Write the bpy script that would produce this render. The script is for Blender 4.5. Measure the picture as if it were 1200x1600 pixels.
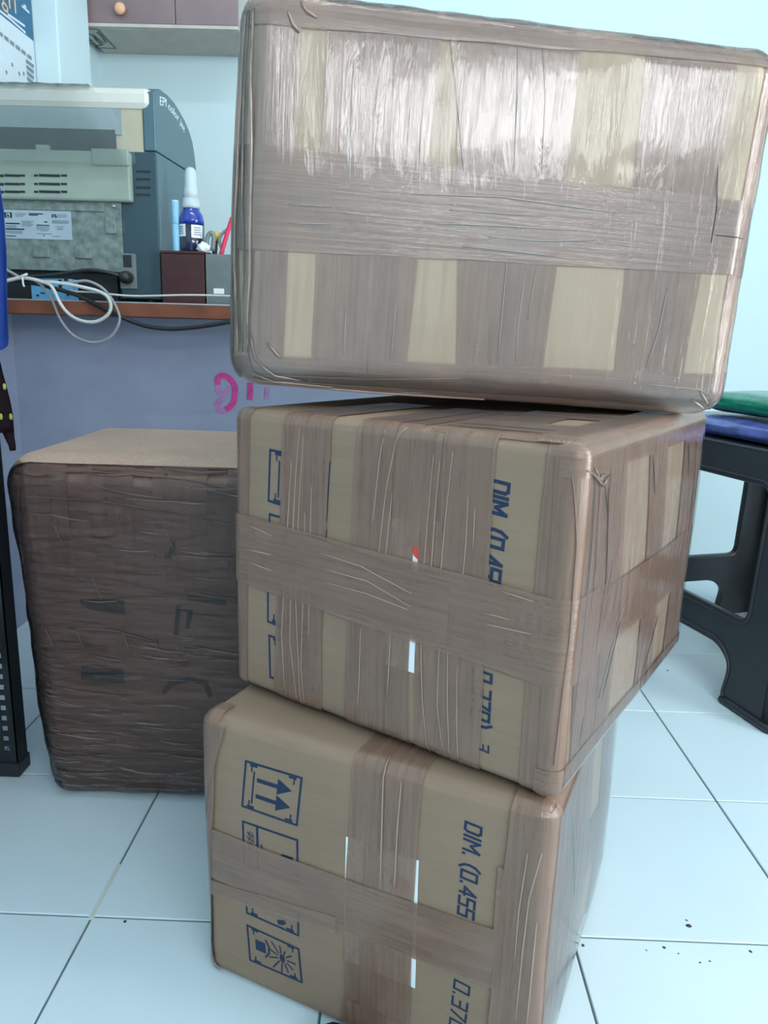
import bpy, bmesh, math, random
from mathutils import Vector, Matrix, noise

random.seed(7)
for o in list(bpy.data.objects):
    bpy.data.objects.remove(o)
scene = bpy.context.scene
COL = scene.collection

# ------------------------------------------------------------------ camera
FPX, CX, CY = 1172.0, 600.0, 800.0          # focal length and centre in pixels of a 1200x1600 frame
T = 0.333                                   # floor tile size (m)
EYE = Vector((0, 0, 2.388 * T))
_y = Vector((27, -271, 1172)).normalized()
_x = Vector((1, .033, 0)); _x.z = -(_x.dot(_y)) / _y.z; _x.normalize()
_z = _x.cross(_y)
RIGHT = Vector((_x.x, _y.x, _z.x)); DOWN = Vector((_x.y, _y.y, _z.y)); FWD = Vector((_x.z, _y.z, _z.z))
cam = bpy.data.cameras.new('camera')
cam.sensor_fit = 'VERTICAL'; cam.sensor_height = 36; cam.sensor_width = 27
cam.lens = 36 * FPX / 1600
cam.clip_start = .02
camo = bpy.data.objects.new('camera', cam); COL.objects.link(camo)
M3 = Matrix((RIGHT, -DOWN, -FWD)).transposed()
camo.matrix_world = Matrix.Translation(EYE) @ M3.to_4x4()
scene.camera = camo

# ------------------------------------------------------------------ world, lights, exposure
W = bpy.data.worlds.new('sky'); scene.world = W; W.use_nodes = True
W.node_tree.nodes['Background'].inputs[0].default_value = (.62, .8, 1, 1)
W.node_tree.nodes['Background'].inputs[1].default_value = 1.0
vs = scene.view_settings
vs.view_transform = 'Standard'; vs.look = 'None'; vs.gamma = 1; vs.use_curve_mapping = False
vs.exposure = 0.05

def area(name, loc, rot, sx, sy, power, color):
    l = bpy.data.lights.new(name, 'AREA'); l.shape = 'RECTANGLE'; l.size = sx; l.size_y = sy
    l.energy = power; l.color = color
    o = bpy.data.objects.new(name, l); COL.objects.link(o); o.location = loc; o.rotation_euler = rot
    return o
R = math.radians
# daylight coming in through the high window in the wall behind the photographer
WIN = (0.25, 2.25, 1.62, 2.24)             # x0, x1, z0, z1
WALL_Y0, WALL_Y1, WALL_XL, WALL_XR, CEIL = -1.65, 2.70, -1.02, 2.45, 2.72
area('window_daylight', ((WIN[0]+WIN[1])/2, WALL_Y0-.05, (WIN[2]+WIN[3])/2), (R(90), 0, 0), WIN[1]-WIN[0], WIN[3]-WIN[2], 56, (.97, .985, 1))
# daylight through the glazed door in the right wall
DOOR = (-.25, .75, .05, 2.05)              # y0, y1, z0, z1
area('door_daylight', (WALL_XR+.05, (DOOR[0]+DOOR[1])/2, (DOOR[2]+DOOR[3])/2), (0, R(90), 0), DOOR[3]-DOOR[2], DOOR[1]-DOOR[0], 80, (.97, .985, 1))

# ------------------------------------------------------------------ measuring helpers
def ray(px, py):
    return RIGHT*((px-CX)/FPX) + DOWN*((py-CY)/FPX) + FWD
def at_y(px, py, y):
    d = ray(px, py); return EYE + d*((y-EYE.y)/d.y)
def at_x(px, py, x):
    d = ray(px, py); return EYE + d*((x-EYE.x)/d.x)
def at_z(px, py, z):
    d = ray(px, py); return EYE + d*((z-EYE.z)/d.z)

# ------------------------------------------------------------------ materials
def new_mat(name):
    m = bpy.data.materials.new(name); m.use_nodes = True
    nt = m.node_tree; b = nt.nodes['Principled BSDF']
    return m, nt, b
def nd(nt, t, **kw):
    n = nt.nodes.new(t)
    for k, v in kw.items():
        if k.startswith('_'): setattr(n, k[1:], v)
        else: n.inputs[k.replace('__', ' ')].default_value = v
    return n
def lin(r, g, b):
    f = lambda c: (c/255/12.92) if c/255 <= .04045 else ((c/255+.055)/1.055)**2.4
    return (f(r), f(g), f(b), 1)
def plain(name, col, rough=.5, spec=.5, metal=0, var=.06, scale=14, bump=0, bscale=80, coat=0, trans=0, alpha=1):
    m, nt, b = new_mat(name)
    tc = nd(nt, 'ShaderNodeTexCoord')
    nz = nd(nt, 'ShaderNodeTexNoise', Scale=scale, Detail=4)
    nt.links.new(tc.outputs['Object'], nz.inputs['Vector'])
    r = nd(nt, 'ShaderNodeValToRGB')
    c = col[:3]
    r.color_ramp.elements[0].position = .3; r.color_ramp.elements[1].position = .7
    r.color_ramp.elements[0].color = (*[x*(1-var) for x in c], 1)
    r.color_ramp.elements[1].color = (*[min(1, x*(1+var)) for x in c], 1)
    nt.links.new(nz.outputs['Fac'], r.inputs['Fac']); nt.links.new(r.outputs['Color'], b.inputs['Base Color'])
    b.inputs['Roughness'].default_value = rough; b.inputs['Specular IOR Level'].default_value = spec
    b.inputs['Metallic'].default_value = metal; b.inputs['Coat Weight'].default_value = coat
    b.inputs['Transmission Weight'].default_value = trans; b.inputs['Alpha'].default_value = alpha
    if bump:
        n2 = nd(nt, 'ShaderNodeTexNoise', Scale=bscale, Detail=3)
        nt.links.new(tc.outputs['Object'], n2.inputs['Vector'])
        bp = nd(nt, 'ShaderNodeBump', Strength=bump, Distance=.002)
        nt.links.new(n2.outputs['Fac'], bp.inputs['Height']); nt.links.new(bp.outputs['Normal'], b.inputs['Normal'])
    return m

def cardboard(name, c0, c1, axis=0):
    m, nt, b = new_mat(name)
    tc = nd(nt, 'ShaderNodeTexCoord')
    mp = nd(nt, 'ShaderNodeMapping'); mp.inputs['Scale'].default_value = (3, 3, 60) if axis == 2 else (60, 60, 3)
    nt.links.new(tc.outputs['Object'], mp.inputs['Vector'])
    nz = nd(nt, 'ShaderNodeTexNoise', Scale=3, Detail=5)
    nt.links.new(mp.outputs['Vector'], nz.inputs['Vector'])
    n2 = nd(nt, 'ShaderNodeTexNoise', Scale=9, Detail=3)
    nt.links.new(tc.outputs['Object'], n2.inputs['Vector'])
    mx = nd(nt, 'ShaderNodeMath', _operation='ADD'); nt.links.new(nz.outputs['Fac'], mx.inputs[0]); nt.links.new(n2.outputs['Fac'], mx.inputs[1])
    h = nd(nt, 'ShaderNodeMath', _operation='MULTIPLY'); h.inputs[1].default_value = .5; nt.links.new(mx.outputs[0], h.inputs[0])
    r = nd(nt, 'ShaderNodeValToRGB'); r.color_ramp.elements[0].position = .35; r.color_ramp.elements[1].position = .65
    r.color_ramp.elements[0].color = c0; r.color_ramp.elements[1].color = c1
    nt.links.new(h.outputs[0], r.inputs['Fac']); nt.links.new(r.outputs['Color'], b.inputs['Base Color'])
    b.inputs['Roughness'].default_value = .7; b.inputs['Specular IOR Level'].default_value = .25
    bp = nd(nt, 'ShaderNodeBump', Strength=.12, Distance=.001)
    nt.links.new(nz.outputs['Fac'], bp.inputs['Height']); nt.links.new(bp.outputs['Normal'], b.inputs['Normal'])
    return m

def tape_mat(name, tint, body, cover, rough, bump, streak=70, spec=.5, boost=1.25):
    """brown packing tape: partly see-through film with stretch streaks along its length (UV x = along, y = across, metres)"""
    m, nt, b = new_mat(name)
    uv = nd(nt, 'ShaderNodeUVMap')
    mp = nd(nt, 'ShaderNodeMapping'); mp.inputs['Scale'].default_value = (5, streak*3, 1)
    nt.links.new(uv.outputs['UV'], mp.inputs['Vector'])
    nz = nd(nt, 'ShaderNodeTexNoise', Scale=1, Detail=5, Roughness=.65)
    nt.links.new(mp.outputs['Vector'], nz.inputs['Vector'])
    m2 = nd(nt, 'ShaderNodeMapping'); m2.inputs['Scale'].default_value = (14, 26, 1)
    nt.links.new(uv.outputs['UV'], m2.inputs['Vector'])
    n2 = nd(nt, 'ShaderNodeTexNoise', Scale=1, Detail=4, Roughness=.6)
    nt.links.new(m2.outputs['Vector'], n2.inputs['Vector'])
    r = nd(nt, 'ShaderNodeValToRGB')
    r.color_ramp.elements[0].position = .3; r.color_ramp.elements[1].position = .72
    r.color_ramp.elements[0].color = (*[x*.74 for x in body], 1); r.color_ramp.elements[1].color = (*[x*1.26 for x in body], 1)
    ad = nd(nt, 'ShaderNodeMath', _operation='MULTIPLY_ADD'); ad.inputs[1].default_value = .55
    hl = nd(nt, 'ShaderNodeMath', _operation='MULTIPLY'); hl.inputs[1].default_value = .45
    nt.links.new(n2.outputs['Fac'], hl.inputs[0])
    nt.links.new(nz.outputs['Fac'], ad.inputs[0]); nt.links.new(hl.outputs[0], ad.inputs[2])
    nt.links.new(ad.outputs[0], r.inputs['Fac']); nt.links.new(r.outputs['Color'], b.inputs['Base Color'])
    b.inputs['Roughness'].default_value = rough; b.inputs['Specular IOR Level'].default_value = spec
    bp = nd(nt, 'ShaderNodeBump', Strength=bump, Distance=.0022)
    nt.links.new(ad.outputs[0], bp.inputs['Height']); nt.links.new(bp.outputs['Normal'], b.inputs['Normal'])
    tr = nd(nt, 'ShaderNodeBsdfTransparent'); tr.inputs[0].default_value = (*tint, 1)
    mix = nd(nt, 'ShaderNodeMixShader'); mix.inputs[0].default_value = cover
    nt.links.new(tr.outputs[0], mix.inputs[1]); nt.links.new(b.outputs[0], mix.inputs[2])
    gl = nd(nt, 'ShaderNodeBsdfGlossy', Roughness=rough); nt.links.new(bp.outputs['Normal'], gl.inputs['Normal'])
    fr = nd(nt, 'ShaderNodeFresnel', IOR=1.55); nt.links.new(bp.outputs['Normal'], fr.inputs['Normal'])
    mx2 = nd(nt, 'ShaderNodeMixShader')
    bo = nd(nt, 'ShaderNodeMath', _operation='MULTIPLY', _use_clamp=True); bo.inputs[1].default_value = boost
    nt.links.new(fr.outputs[0], bo.inputs[0]); nt.links.new(bo.outputs[0], mx2.inputs[0]); nt.links.new(mix.outputs[0], mx2.inputs[1]); nt.links.new(gl.outputs[0], mx2.inputs[2])
    nt.links.new(mx2.outputs[0], nt.nodes['Material Output'].inputs[0])
    b.inputs['Specular IOR Level'].default_value = 0
    return m

def film_mat(name, haze=.04, rough=.12, bump=.5, scale=(9, 9, 3), ior=1.45, hcol=(.7, .75, .78), bdist=.006):
    m, nt, b = new_mat(name)
    nt.nodes.remove(b)
    tc = nd(nt, 'ShaderNodeTexCoord'); mp = nd(nt, 'ShaderNodeMapping'); mp.inputs['Scale'].default_value = scale
    nt.links.new(tc.outputs['Object'], mp.inputs['Vector'])
    nz = nd(nt, 'ShaderNodeTexNoise', Scale=2.2, Detail=5, Roughness=.55, Distortion=.6)
    nt.links.new(mp.outputs['Vector'], nz.inputs['Vector'])
    bp = nd(nt, 'ShaderNodeBump', Strength=bump, Distance=bdist)
    nt.links.new(nz.outputs['Fac'], bp.inputs['Height'])
    tr = nd(nt, 'ShaderNodeBsdfTransparent'); tr.inputs[0].default_value = (.97, .97, .97, 1)
    df = nd(nt, 'ShaderNodeBsdfDiffuse'); df.inputs[0].default_value = (*hcol, 1)
    m1 = nd(nt, 'ShaderNodeMixShader'); m1.inputs[0].default_value = haze
    nt.links.new(tr.outputs[0], m1.inputs[1]); nt.links.new(df.outputs[0], m1.inputs[2])
    gl = nd(nt, 'ShaderNodeBsdfGlossy', Roughness=rough); nt.links.new(bp.outputs['Normal'], gl.inputs['Normal'])
    fr = nd(nt, 'ShaderNodeFresnel', IOR=ior); nt.links.new(bp.outputs['Normal'], fr.inputs['Normal'])
    m2 = nd(nt, 'ShaderNodeMixShader')
    nt.links.new(fr.outputs[0], m2.inputs[0]); nt.links.new(m1.outputs[0], m2.inputs[1]); nt.links.new(gl.outputs[0], m2.inputs[2])
    nt.links.new(m2.outputs[0], nt.nodes['Material Output'].inputs[0])
    return m

MAT = {}
MAT['wall'] = plain('wall_paint', (.575, .72, .755), .75, .2, var=.02, scale=3, bump=.1, bscale=30)
MAT['ceiling'] = plain('ceiling_paint', (.74, .8, .82), .8, .2, var=.02)
MAT['lavender'] = plain('lavender_paint', (.29, .335, .45), .6, .3, var=.10, scale=5, bump=.1, bscale=40)
MAT['tile'] = plain('floor_tile_glaze', (.575, .705, .76), .28, .45, var=.025, scale=4)
MAT['grout'] = plain('grout', (.12, .16, .17), .9, .1)
MAT['grout_pale'] = plain('grout_filler', (.50, .56, .53), .9, .1)
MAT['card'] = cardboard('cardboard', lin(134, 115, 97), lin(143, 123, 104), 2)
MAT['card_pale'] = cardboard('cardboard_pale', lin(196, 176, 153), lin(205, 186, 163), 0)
MAT['top_card_lit'] = cardboard('cardboard_lit_top', lin(168, 142, 126), lin(182, 158, 142), 0)  # cardboard tone lightened for the light falling on the parcel's top
MAT['tape'] = tape_mat('packing_tape', (.86, .68, .57), (.335, .215, .156), .55, .20, .8, boost=1.1)
MAT['tape3'] = tape_mat('packing_tape_glossy', (.84, .68, .60), (.52, .375, .305), .55, .13, .7)
MAT['tape_dark'] = tape_mat('packing_tape_dark', (.70, .46, .37), (.22, .122, .095), .66, .30, .9, 40, boost=.8)
MAT['crease'] = plain('tape_crease', (.38, .285, .22), .3, .5)
MAT['crease3'] = plain('tape_crease_glossy', (.50, .44, .41), .15, .8)
MAT['fold_highlight'] = plain('film_fold_sheen', (.25, .175, .15), .22, .7)  # paler than the wrap: painted highlight on the film wrinkles
MAT['gap'] = plain('dark_gap', (.05, .035, .03), .8, .1)
MAT['film'] = film_mat('stretch_film', .03, .07, .6, (26, 26, 2.5), 1.38)
MAT['film_flat'] = film_mat('stretch_film_tight', .0, .10, .22, (14, 14, 3), 1.33)
MAT['film_dark'] = film_mat('stretch_film_loose', .0, .10, 1.0, (6, 6, 30), 1.34, bdist=.014)
MAT['dust_film'] = film_mat('dust_cover_film', .08, .12, 1.0, (12, 12, 12), 1.3, (.62, .72, .72))
MAT['ink'] = plain('blue_ink', (.018, .036, .078), .6, .2, var=.15, scale=200)
MAT['ink_dark'] = plain('dark_ink', (.02, .022, .03), .6, .2)
MAT['paper'] = plain('white_paper', (.76, .82, .84), .6, .2, var=.02)
MAT['shaded_label'] = plain('shaded_label', (.34, .43, .50), .5, .3)  # white label greyed, shade on the printer's back put into its colour
MAT['red_ink'] = plain('red_ink', (.62, .06, .05), .6, .2)
MAT['pink_ink'] = plain('pink_marker', (.60, .075, .30), .6, .2, var=.25, scale=60)
MAT['pink_faded'] = plain('pink_marker_faded', (.44, .22, .46), .6, .2, var=.15, scale=60)
MAT['black'] = plain('black_plastic', (.018, .021, .024), .42, .4)
MAT['stool'] = plain('charcoal_plastic', (.024, .029, .033), .36, .5, var=.1, scale=20)
MAT['rack'] = plain('black_metal', (.012, .017, .020), .4, .4)
MAT['slate'] = plain('slate_plastic', (.032, .066, .085), .38, .4)
MAT['slate_l'] = plain('slate_plastic_side', (.06, .125, .155), .32, .5)
MAT['beige'] = plain('beige_plastic', (.44, .41, .31), .45, .4)
MAT['beige_g'] = plain('beige_green_plastic', (.27, .335, .29), .45, .4)
MAT['white_pl'] = plain('white_plastic', (.78, .82, .82), .35, .5, var=.02)
MAT['ivory'] = plain('ivory_plastic', (.62, .62, .56), .4, .4, var=.02)
MAT['recess_panel'] = plain('grey_inner_panel', (.24, .31, .33), .4, .4)
MAT['recess'] = plain('printer_inner_grey', (.035, .055, .06), .5, .3)
MAT['steel'] = plain('spotted_steel', (.17, .215, .205), .5, .4, metal=.2, var=.32, scale=60, bump=.2)
MAT['screw'] = plain('screw_metal', (.6, .62, .62), .3, .5, metal=.8)
MAT['wood_edge'] = plain('reddish_wood', (.20, .070, .040), .55, .3, var=.3, scale=12)
MAT['desk_top'] = plain('desk_laminate', (.045, .05, .055), .4, .4)
MAT['maroon'] = plain('maroon_wood', (.060, .020, .022), .4, .4, var=.3, scale=14)
MAT['grey_pl'] = plain('grey_plastic', (.15, .19, .19), .4, .4, var=.15)
MAT['bottle_blue'] = plain('cobalt_glass', (.008, .035, .30), .12, .6, coat=.4)
MAT['bottle_dark'] = plain('dark_liquid_glass', (.012, .014, .045), .15, .6, coat=.3)
MAT['clear'] = plain('clear_plastic', (.70, .82, .86), .2, .5, trans=.35)
MAT['pale_blue'] = plain('pale_blue_plastic', (.22, .48, .66), .4, .4)
MAT['sky_blue'] = plain('sky_blue_plastic', (.13, .42, .70), .4, .4)
MAT['cable_w'] = plain('white_cable', (.58, .60, .58), .4, .4)
MAT['cable_g'] = plain('grey_cable', (.30, .32, .34), .4, .4)
MAT['pink_pl'] = plain('pink_plastic', (.70, .04, .10), .35, .4)
MAT['yellow_pl'] = plain('yellow_plastic', (.75, .52, .08), .4, .4)
MAT['blue_bag'] = plain('cobalt_plastic_sheet', (.012, .05, .30), .28, .5, var=.2, bump=.3, bscale=20)
MAT['maroon_cloth'] = plain('dark_maroon_cloth', (.016, .008, .011), .85, .1, bump=.4, bscale=300)
MAT['lime'] = plain('lime_cloth', (.38, .46, .10), .8, .1)
MAT['white_bag'] = plain('white_plastic_bag', (.75, .80, .82), .4, .4, bump=.3, bscale=30)
MAT['indigo_pack'] = plain('indigo_plastic_sheet', (.10, .135, .40), .18, .6, var=.3, scale=25, bump=.8, bscale=60)
MAT['green_pack'] = plain('green_plastic_sheet', (.006, .20, .12), .18, .6, var=.35, scale=22, bump=.8, bscale=55)
MAT['cab_front'] = plain('purple_brown_laminate', (.22, .155, .165), .3, .5, var=.12, scale=6)
MAT['cab_base'] = plain('grey_plywood', (.50, .47, .42), .7, .2, var=.08)
MAT['knob'] = plain('orange_wood_knob', (.75, .42, .26), .35, .4)
MAT['cal_blue'] = plain('calendar_blue_print', (.035, .14, .25), .5, .3)
MAT['cal_paper'] = plain('calendar_paper', (.60, .70, .76), .6, .2, var=.03)
MAT['cal_grey'] = plain('calendar_grey_print', (.20, .27, .31), .6, .2)
MAT['cream_ink'] = plain('cream_print', (.70, .50, .34), .6, .2)
MAT['shoe'] = plain('black_rubber', (.01, .011, .012), .45, .4)
MAT['dirt'] = plain('dirt', (.06, .06, .055), .9, .1)
MAT['red_mark'] = plain('red_smudge', (.62, .20, .18), .6, .2, var=.2, scale=30)
MAT['frame'] = plain('aluminium_frame', (.5, .52, .53), .4, .5, metal=.5)

# ------------------------------------------------------------------ object helpers
def tag(o, label=None, cat=None, group=None, kind=None):
    if label: o['label'] = label
    if cat: o['category'] = cat
    if group: o['group'] = group
    if kind: o['kind'] = kind
    return o
def thing(name, loc, label, cat, group=None, rot=(0, 0, 0)):
    o = bpy.data.objects.new(name, None); COL.objects.link(o); o.empty_display_size = .05
    o.location = loc; o.rotation_euler = rot
    return tag(o, label, cat, group)
def mesh_obj(name, verts, faces, mat, parent=None, smooth=False, uvs=None):
    me = bpy.data.meshes.new(name); me.from_pydata([tuple(v) for v in verts], [], faces); me.update()
    if uvs:
        l = me.uv_layers.new(name='UVMap')
        for p in me.polygons:
            for li in p.loop_indices: l.data[li].uv = uvs[me.loops[li].vertex_index]
    if smooth:
        for p in me.polygons: p.use_smooth = True
    me.materials.append(MAT[mat] if isinstance(mat, str) else mat)
    o = bpy.data.objects.new(name, me); COL.objects.link(o)
    if parent: o.parent = parent
    return o
def bm_obj(name, bm, mat, parent=None, smooth=False, loc=None):
    me = bpy.data.meshes.new(name)
    bmesh.ops.recalc_face_normals(bm, faces=bm.faces)
    bm.to_mesh(me); bm.free()
    if smooth:
        for p in me.polygons: p.use_smooth = True
    me.materials.append(MAT[mat])
    o = bpy.data.objects.new(name, me); COL.objects.link(o)
    if parent: o.parent = parent
    if loc is not None: o.location = loc
    return o
def add_box(bm, p0, p1, bev=0, seg=2):
    r = bmesh.ops.create_cube(bm, size=1)
    vs_ = r['verts']
    for v in vs_:
        v.co = Vector([(a+b)/2 + c*(b-a) for a, b, c in zip(p0, p1, v.co)])
    if bev:
        es = {e for v in vs_ for e in v.link_edges}
        bmesh.ops.bevel(bm, geom=list(es), offset=bev, segments=seg, affect='EDGES', profile=.5)
def box(name, p0, p1, mat, parent=None, bev=0, seg=2, origin=None):
    """box between two world corners; its own origin is at 'origin' (parents are unrotated empties at known places)"""
    bm = bmesh.new()
    off = Vector(origin) if origin is not None else (parent.location if parent is not None else Vector((0, 0, 0)))
    add_box(bm, Vector(p0)-off, Vector(p1)-off, bev, seg)
    return bm_obj(name, bm, mat, parent, smooth=False)
def tube(name, pts, rad, mat, parent=None, res=8, closed=False, caps=True, local=False, smooth_pts=4):
    """round tube along a smoothed path of world points"""
    P = [Vector(p) for p in pts]
    if smooth_pts > 1 and len(P) > 2:
        Q = []
        for i in range(len(P)-1):
            a, b, c, d = P[max(i-1, 0)], P[i], P[i+1], P[min(i+2, len(P)-1)]
            for k in range(smooth_pts):
                t = k/smooth_pts
                Q.append(.5*((2*b)+(c-a)*t+(2*a-5*b+4*c-d)*t*t+(3*b-a-3*c+d)*t**3))
        Q.append(P[-1]); P = Q
    off = parent.location if (parent is not None and not local) else Vector((0, 0, 0))
    verts, faces = [], []
    up = Vector((0, 0, 1)); n0 = None
    for i, p in enumerate(P):
        t = (P[min(i+1, len(P)-1)]-P[max(i-1, 0)]).normalized()
        if n0 is None:
            n0 = t.cross(up) if abs(t.dot(up)) < .95 else t.cross(Vector((1, 0, 0)))
        n0 = (n0 - t*n0.dot(t)).normalized(); b = t.cross(n0)
        rr = rad(i/(len(P)-1)) if callable(rad) else rad
        for k in range(res):
            a = 2*math.pi*k/res
            verts.append(p-off+n0*math.cos(a)*rr+b*math.sin(a)*rr)
    for i in range(len(P)-1):
        for k in range(res):
            faces.append((i*res+k, i*res+(k+1) % res, (i+1)*res+(k+1) % res, (i+1)*res+k))
    if caps:
        faces.append(tuple(range(res))[::-1]); faces.append(tuple((len(P)-1)*res+k for k in range(res)))
    if len(P) > 1:                                        # outward normals
        a_, b_, c_ = (verts[i] for i in faces[0][:3])
        if (b_-a_).cross(c_-a_).dot((a_+c_)/2-(P[0]+P[1])/2+off) < 0: faces = [f[::-1] for f in faces]
    return mesh_obj(name, verts, faces, mat, parent, smooth=True)
def lathe(name, prof, mat, parent, res=24, center=(0, 0, 0)):
    verts, faces = [], []
    c = Vector(center)
    for r_, z in prof:
        for k in range(res):
            a = 2*math.pi*k/res; verts.append(c+Vector((r_*math.cos(a), r_*math.sin(a), z)))
    for i in range(len(prof)-1):
        for k in range(res):
            faces.append((i*res+k, i*res+(k+1) % res, (i+1)*res+(k+1) % res, (i+1)*res+k))
    faces.append(tuple(range(res))[::-1]); faces.append(tuple((len(prof)-1)*res+k for k in range(res)))
    o = mesh_obj(name, verts, faces, mat, parent, smooth=True)
    return o
def prism(name, poly, axis, a0, a1, mat, parent=None, bev=0, off=Vector((0, 0, 0)), smooth=False):
    """extrude a polygon; axis 'x': poly=(y,z), 'y': poly=(x,z), 'z': poly=(x,y)"""
    bm = bmesh.new()
    def mk(p, a):
        v = {'x': (a, p[0], p[1]), 'y': (p[0], a, p[1]), 'z': (p[0], p[1], a)}[axis]
        return Vector(v)-off
    v0 = [bm.verts.new(mk(p, a0)) for p in poly]; v1 = [bm.verts.new(mk(p, a1)) for p in poly]
    bm.faces.new(v0); bm.faces.new(v1[::-1])
    for i in range(len(poly)):
        j = (i+1) % len(poly); bm.faces.new((v0[i], v0[j], v1[j], v1[i]))
    bmesh.ops.recalc_face_normals(bm, faces=bm.faces)
    if bev:
        bmesh.ops.bevel(bm, geom=[e for e in bm.edges], offset=bev, segments=2, affect='EDGES', profile=.5)
    return bm_obj(name, bm, mat, parent, smooth)

# ------------------------------------------------------------------ the room
fl = box('floor', (WALL_XL, WALL_Y0, -.06), (WALL_XR, WALL_Y1, -.0022), 'grout'); tag(fl, kind='structure')
tile_bm = bmesh.new(); add_box(tile_bm, (0, 0, -.008), (T-.0030, T-.0030, 0), .0012, 1)
tile_me = bpy.data.meshes.new('floor_tile'); bmesh.ops.recalc_face_normals(tile_bm, faces=tile_bm.faces); tile_bm.to_mesh(tile_me); tile_bm.free()
tile_me.materials.append(MAT['tile'])
x0, y0 = -1.213*T, 2.645*T
for i in range(-2, 9):
    for j in range(-8, 6):
        x, y = x0+i*T, y0+j*T
        if x+T < WALL_XL-.001 or x > WALL_XR or y+T < WALL_Y0 or y > WALL_Y1: continue
        o = bpy.data.objects.new('floor_tile', tile_me); COL.objects.link(o)
        o.location = (x+.0015, y+.0015, 0); o.parent = fl
# pale filler smeared into one joint
p = at_z(140, 1434, 0)
bm = bmesh.new(); add_box(bm, (x0-.004, p.y-.002, -.004), (x0+.004, p.y+.11, .0004), .001, 1); bm_obj('grout_filler', bm, 'grout_pale', fl)

def wall(name, p0, p1, mat='wall'):
    return tag(box(name, p0, p1, mat), kind='structure')
wall('wall_back', (WALL_XL-.1, WALL_Y1, -.06), (WALL_XR+.1, WALL_Y1+.1, CEIL))
wall('wall_left', (WALL_XL-.1, WALL_Y0-.1, -.06), (WALL_XL, WALL_Y1, CEIL))
bm = bmesh.new()
add_box(bm, (WALL_XR, WALL_Y0-.1, -.06), (WALL_XR+.1, DOOR[0], CEIL)); add_box(bm, (WALL_XR, DOOR[1], -.06), (WALL_XR+.1, WALL_Y1, CEIL))
add_box(bm, (WALL_XR, DOOR[0], DOOR[3]), (WALL_XR+.1, DOOR[1], CEIL)); add_box(bm, (WALL_XR, DOOR[0], -.06), (WALL_XR+.1, DOOR[1], DOOR[2]))
tag(bm_obj('wall_right', bm, 'wall'), kind='structure')
d1 = thing('door_1', (WALL_XR, (DOOR[0]+DOOR[1])/2, DOOR[2]), None, None); d1['kind'] = 'structure'
for (ya, za), (yb_, zb_) in (((DOOR[0], DOOR[2]), (DOOR[0]+.05, DOOR[3])), ((DOOR[1]-.05, DOOR[2]), (DOOR[1], DOOR[3])), ((DOOR[0], DOOR[3]-.05), (DOOR[1], DOOR[3])), ((DOOR[0], DOOR[2]), (DOOR[1], DOOR[2]+.08)), ((DOOR[0], .95), (DOOR[1], 1.0))):
    box('door_frame', (WALL_XR-.01, ya, za), (WALL_XR+.03, yb_, zb_), 'frame', d1)
wall('ceiling', (WALL_XL-.1, WALL_Y0-.1, CEIL), (WALL_XR+.1, WALL_Y1+.1, CEIL+.1), 'ceiling')
bm = bmesh.new()
add_box(bm, (WALL_XL, WALL_Y0-.1, -.06), (WALL_XR, WALL_Y0, WIN[2]))
add_box(bm, (WALL_XL, WALL_Y0-.1, WIN[3]), (WALL_XR, WALL_Y0, CEIL))
add_box(bm, (WALL_XL, WALL_Y0-.1, WIN[2]), (WIN[0], WALL_Y0, WIN[3]))
add_box(bm, (WIN[1], WALL_Y0-.1, WIN[2]), (WALL_XR, WALL_Y0, WIN[3]))
tag(bm_obj('wall_front', bm, 'wall'), kind='structure')
w1 = thing('window_1', ((WIN[0]+WIN[1])/2, WALL_Y0, WIN[2]), None, None); w1['kind'] = 'structure'
for a, b in (((WIN[0], WIN[2]), (WIN[1], WIN[2]+.03)), ((WIN[0], WIN[3]-.03), (WIN[1], WIN[3])), ((WIN[0], WIN[2]), (WIN[0]+.03, WIN[3])), ((WIN[1]-.03, WIN[2]), (WIN[1], WIN[3])), ((1.235, WIN[2]), (1.265, WIN[3]))):
    box('window_frame', (a[0], WALL_Y0-.03, a[1]), (b[0], WALL_Y0+.01, b[1]), 'frame', w1)
# pilaster on the left wall
tag(box('trim_1', (WALL_XL, 2.24, 0), (-.952, 2.46, CEIL), 'wall', bev=.004), kind='structure')
# unseen ceiling tube, added for fill and to light the parcel's top
tl = thing('ceiling_fill_light', (0, .92, CEIL), 'added fluorescent tube fitting on the ceiling, unseen, for fill light', 'lamp')
box('fitting', (-.60, .88, CEIL-.05), (.60, .96, CEIL), 'white_pl', tl, .006)
mt, nt, b = new_mat('lit_tube'); b.inputs['Base Color'].default_value = (.9, .95, 1, 1)
b.inputs['Emission Color'].default_value = (.95, .98, 1, 1); b.inputs['Emission Strength'].default_value = 60
MAT['lit'] = mt
tube('tube', [(-.57, .92, CEIL-.075), (.57, .92, CEIL-.075)], .014, 'lit', tl, 12, smooth_pts=1)
for xx in (-.57, .57): box('end_cap', (xx-.012, .905, CEIL-.095), (xx+.012, .935, CEIL-.045), 'white_pl', tl)

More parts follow.
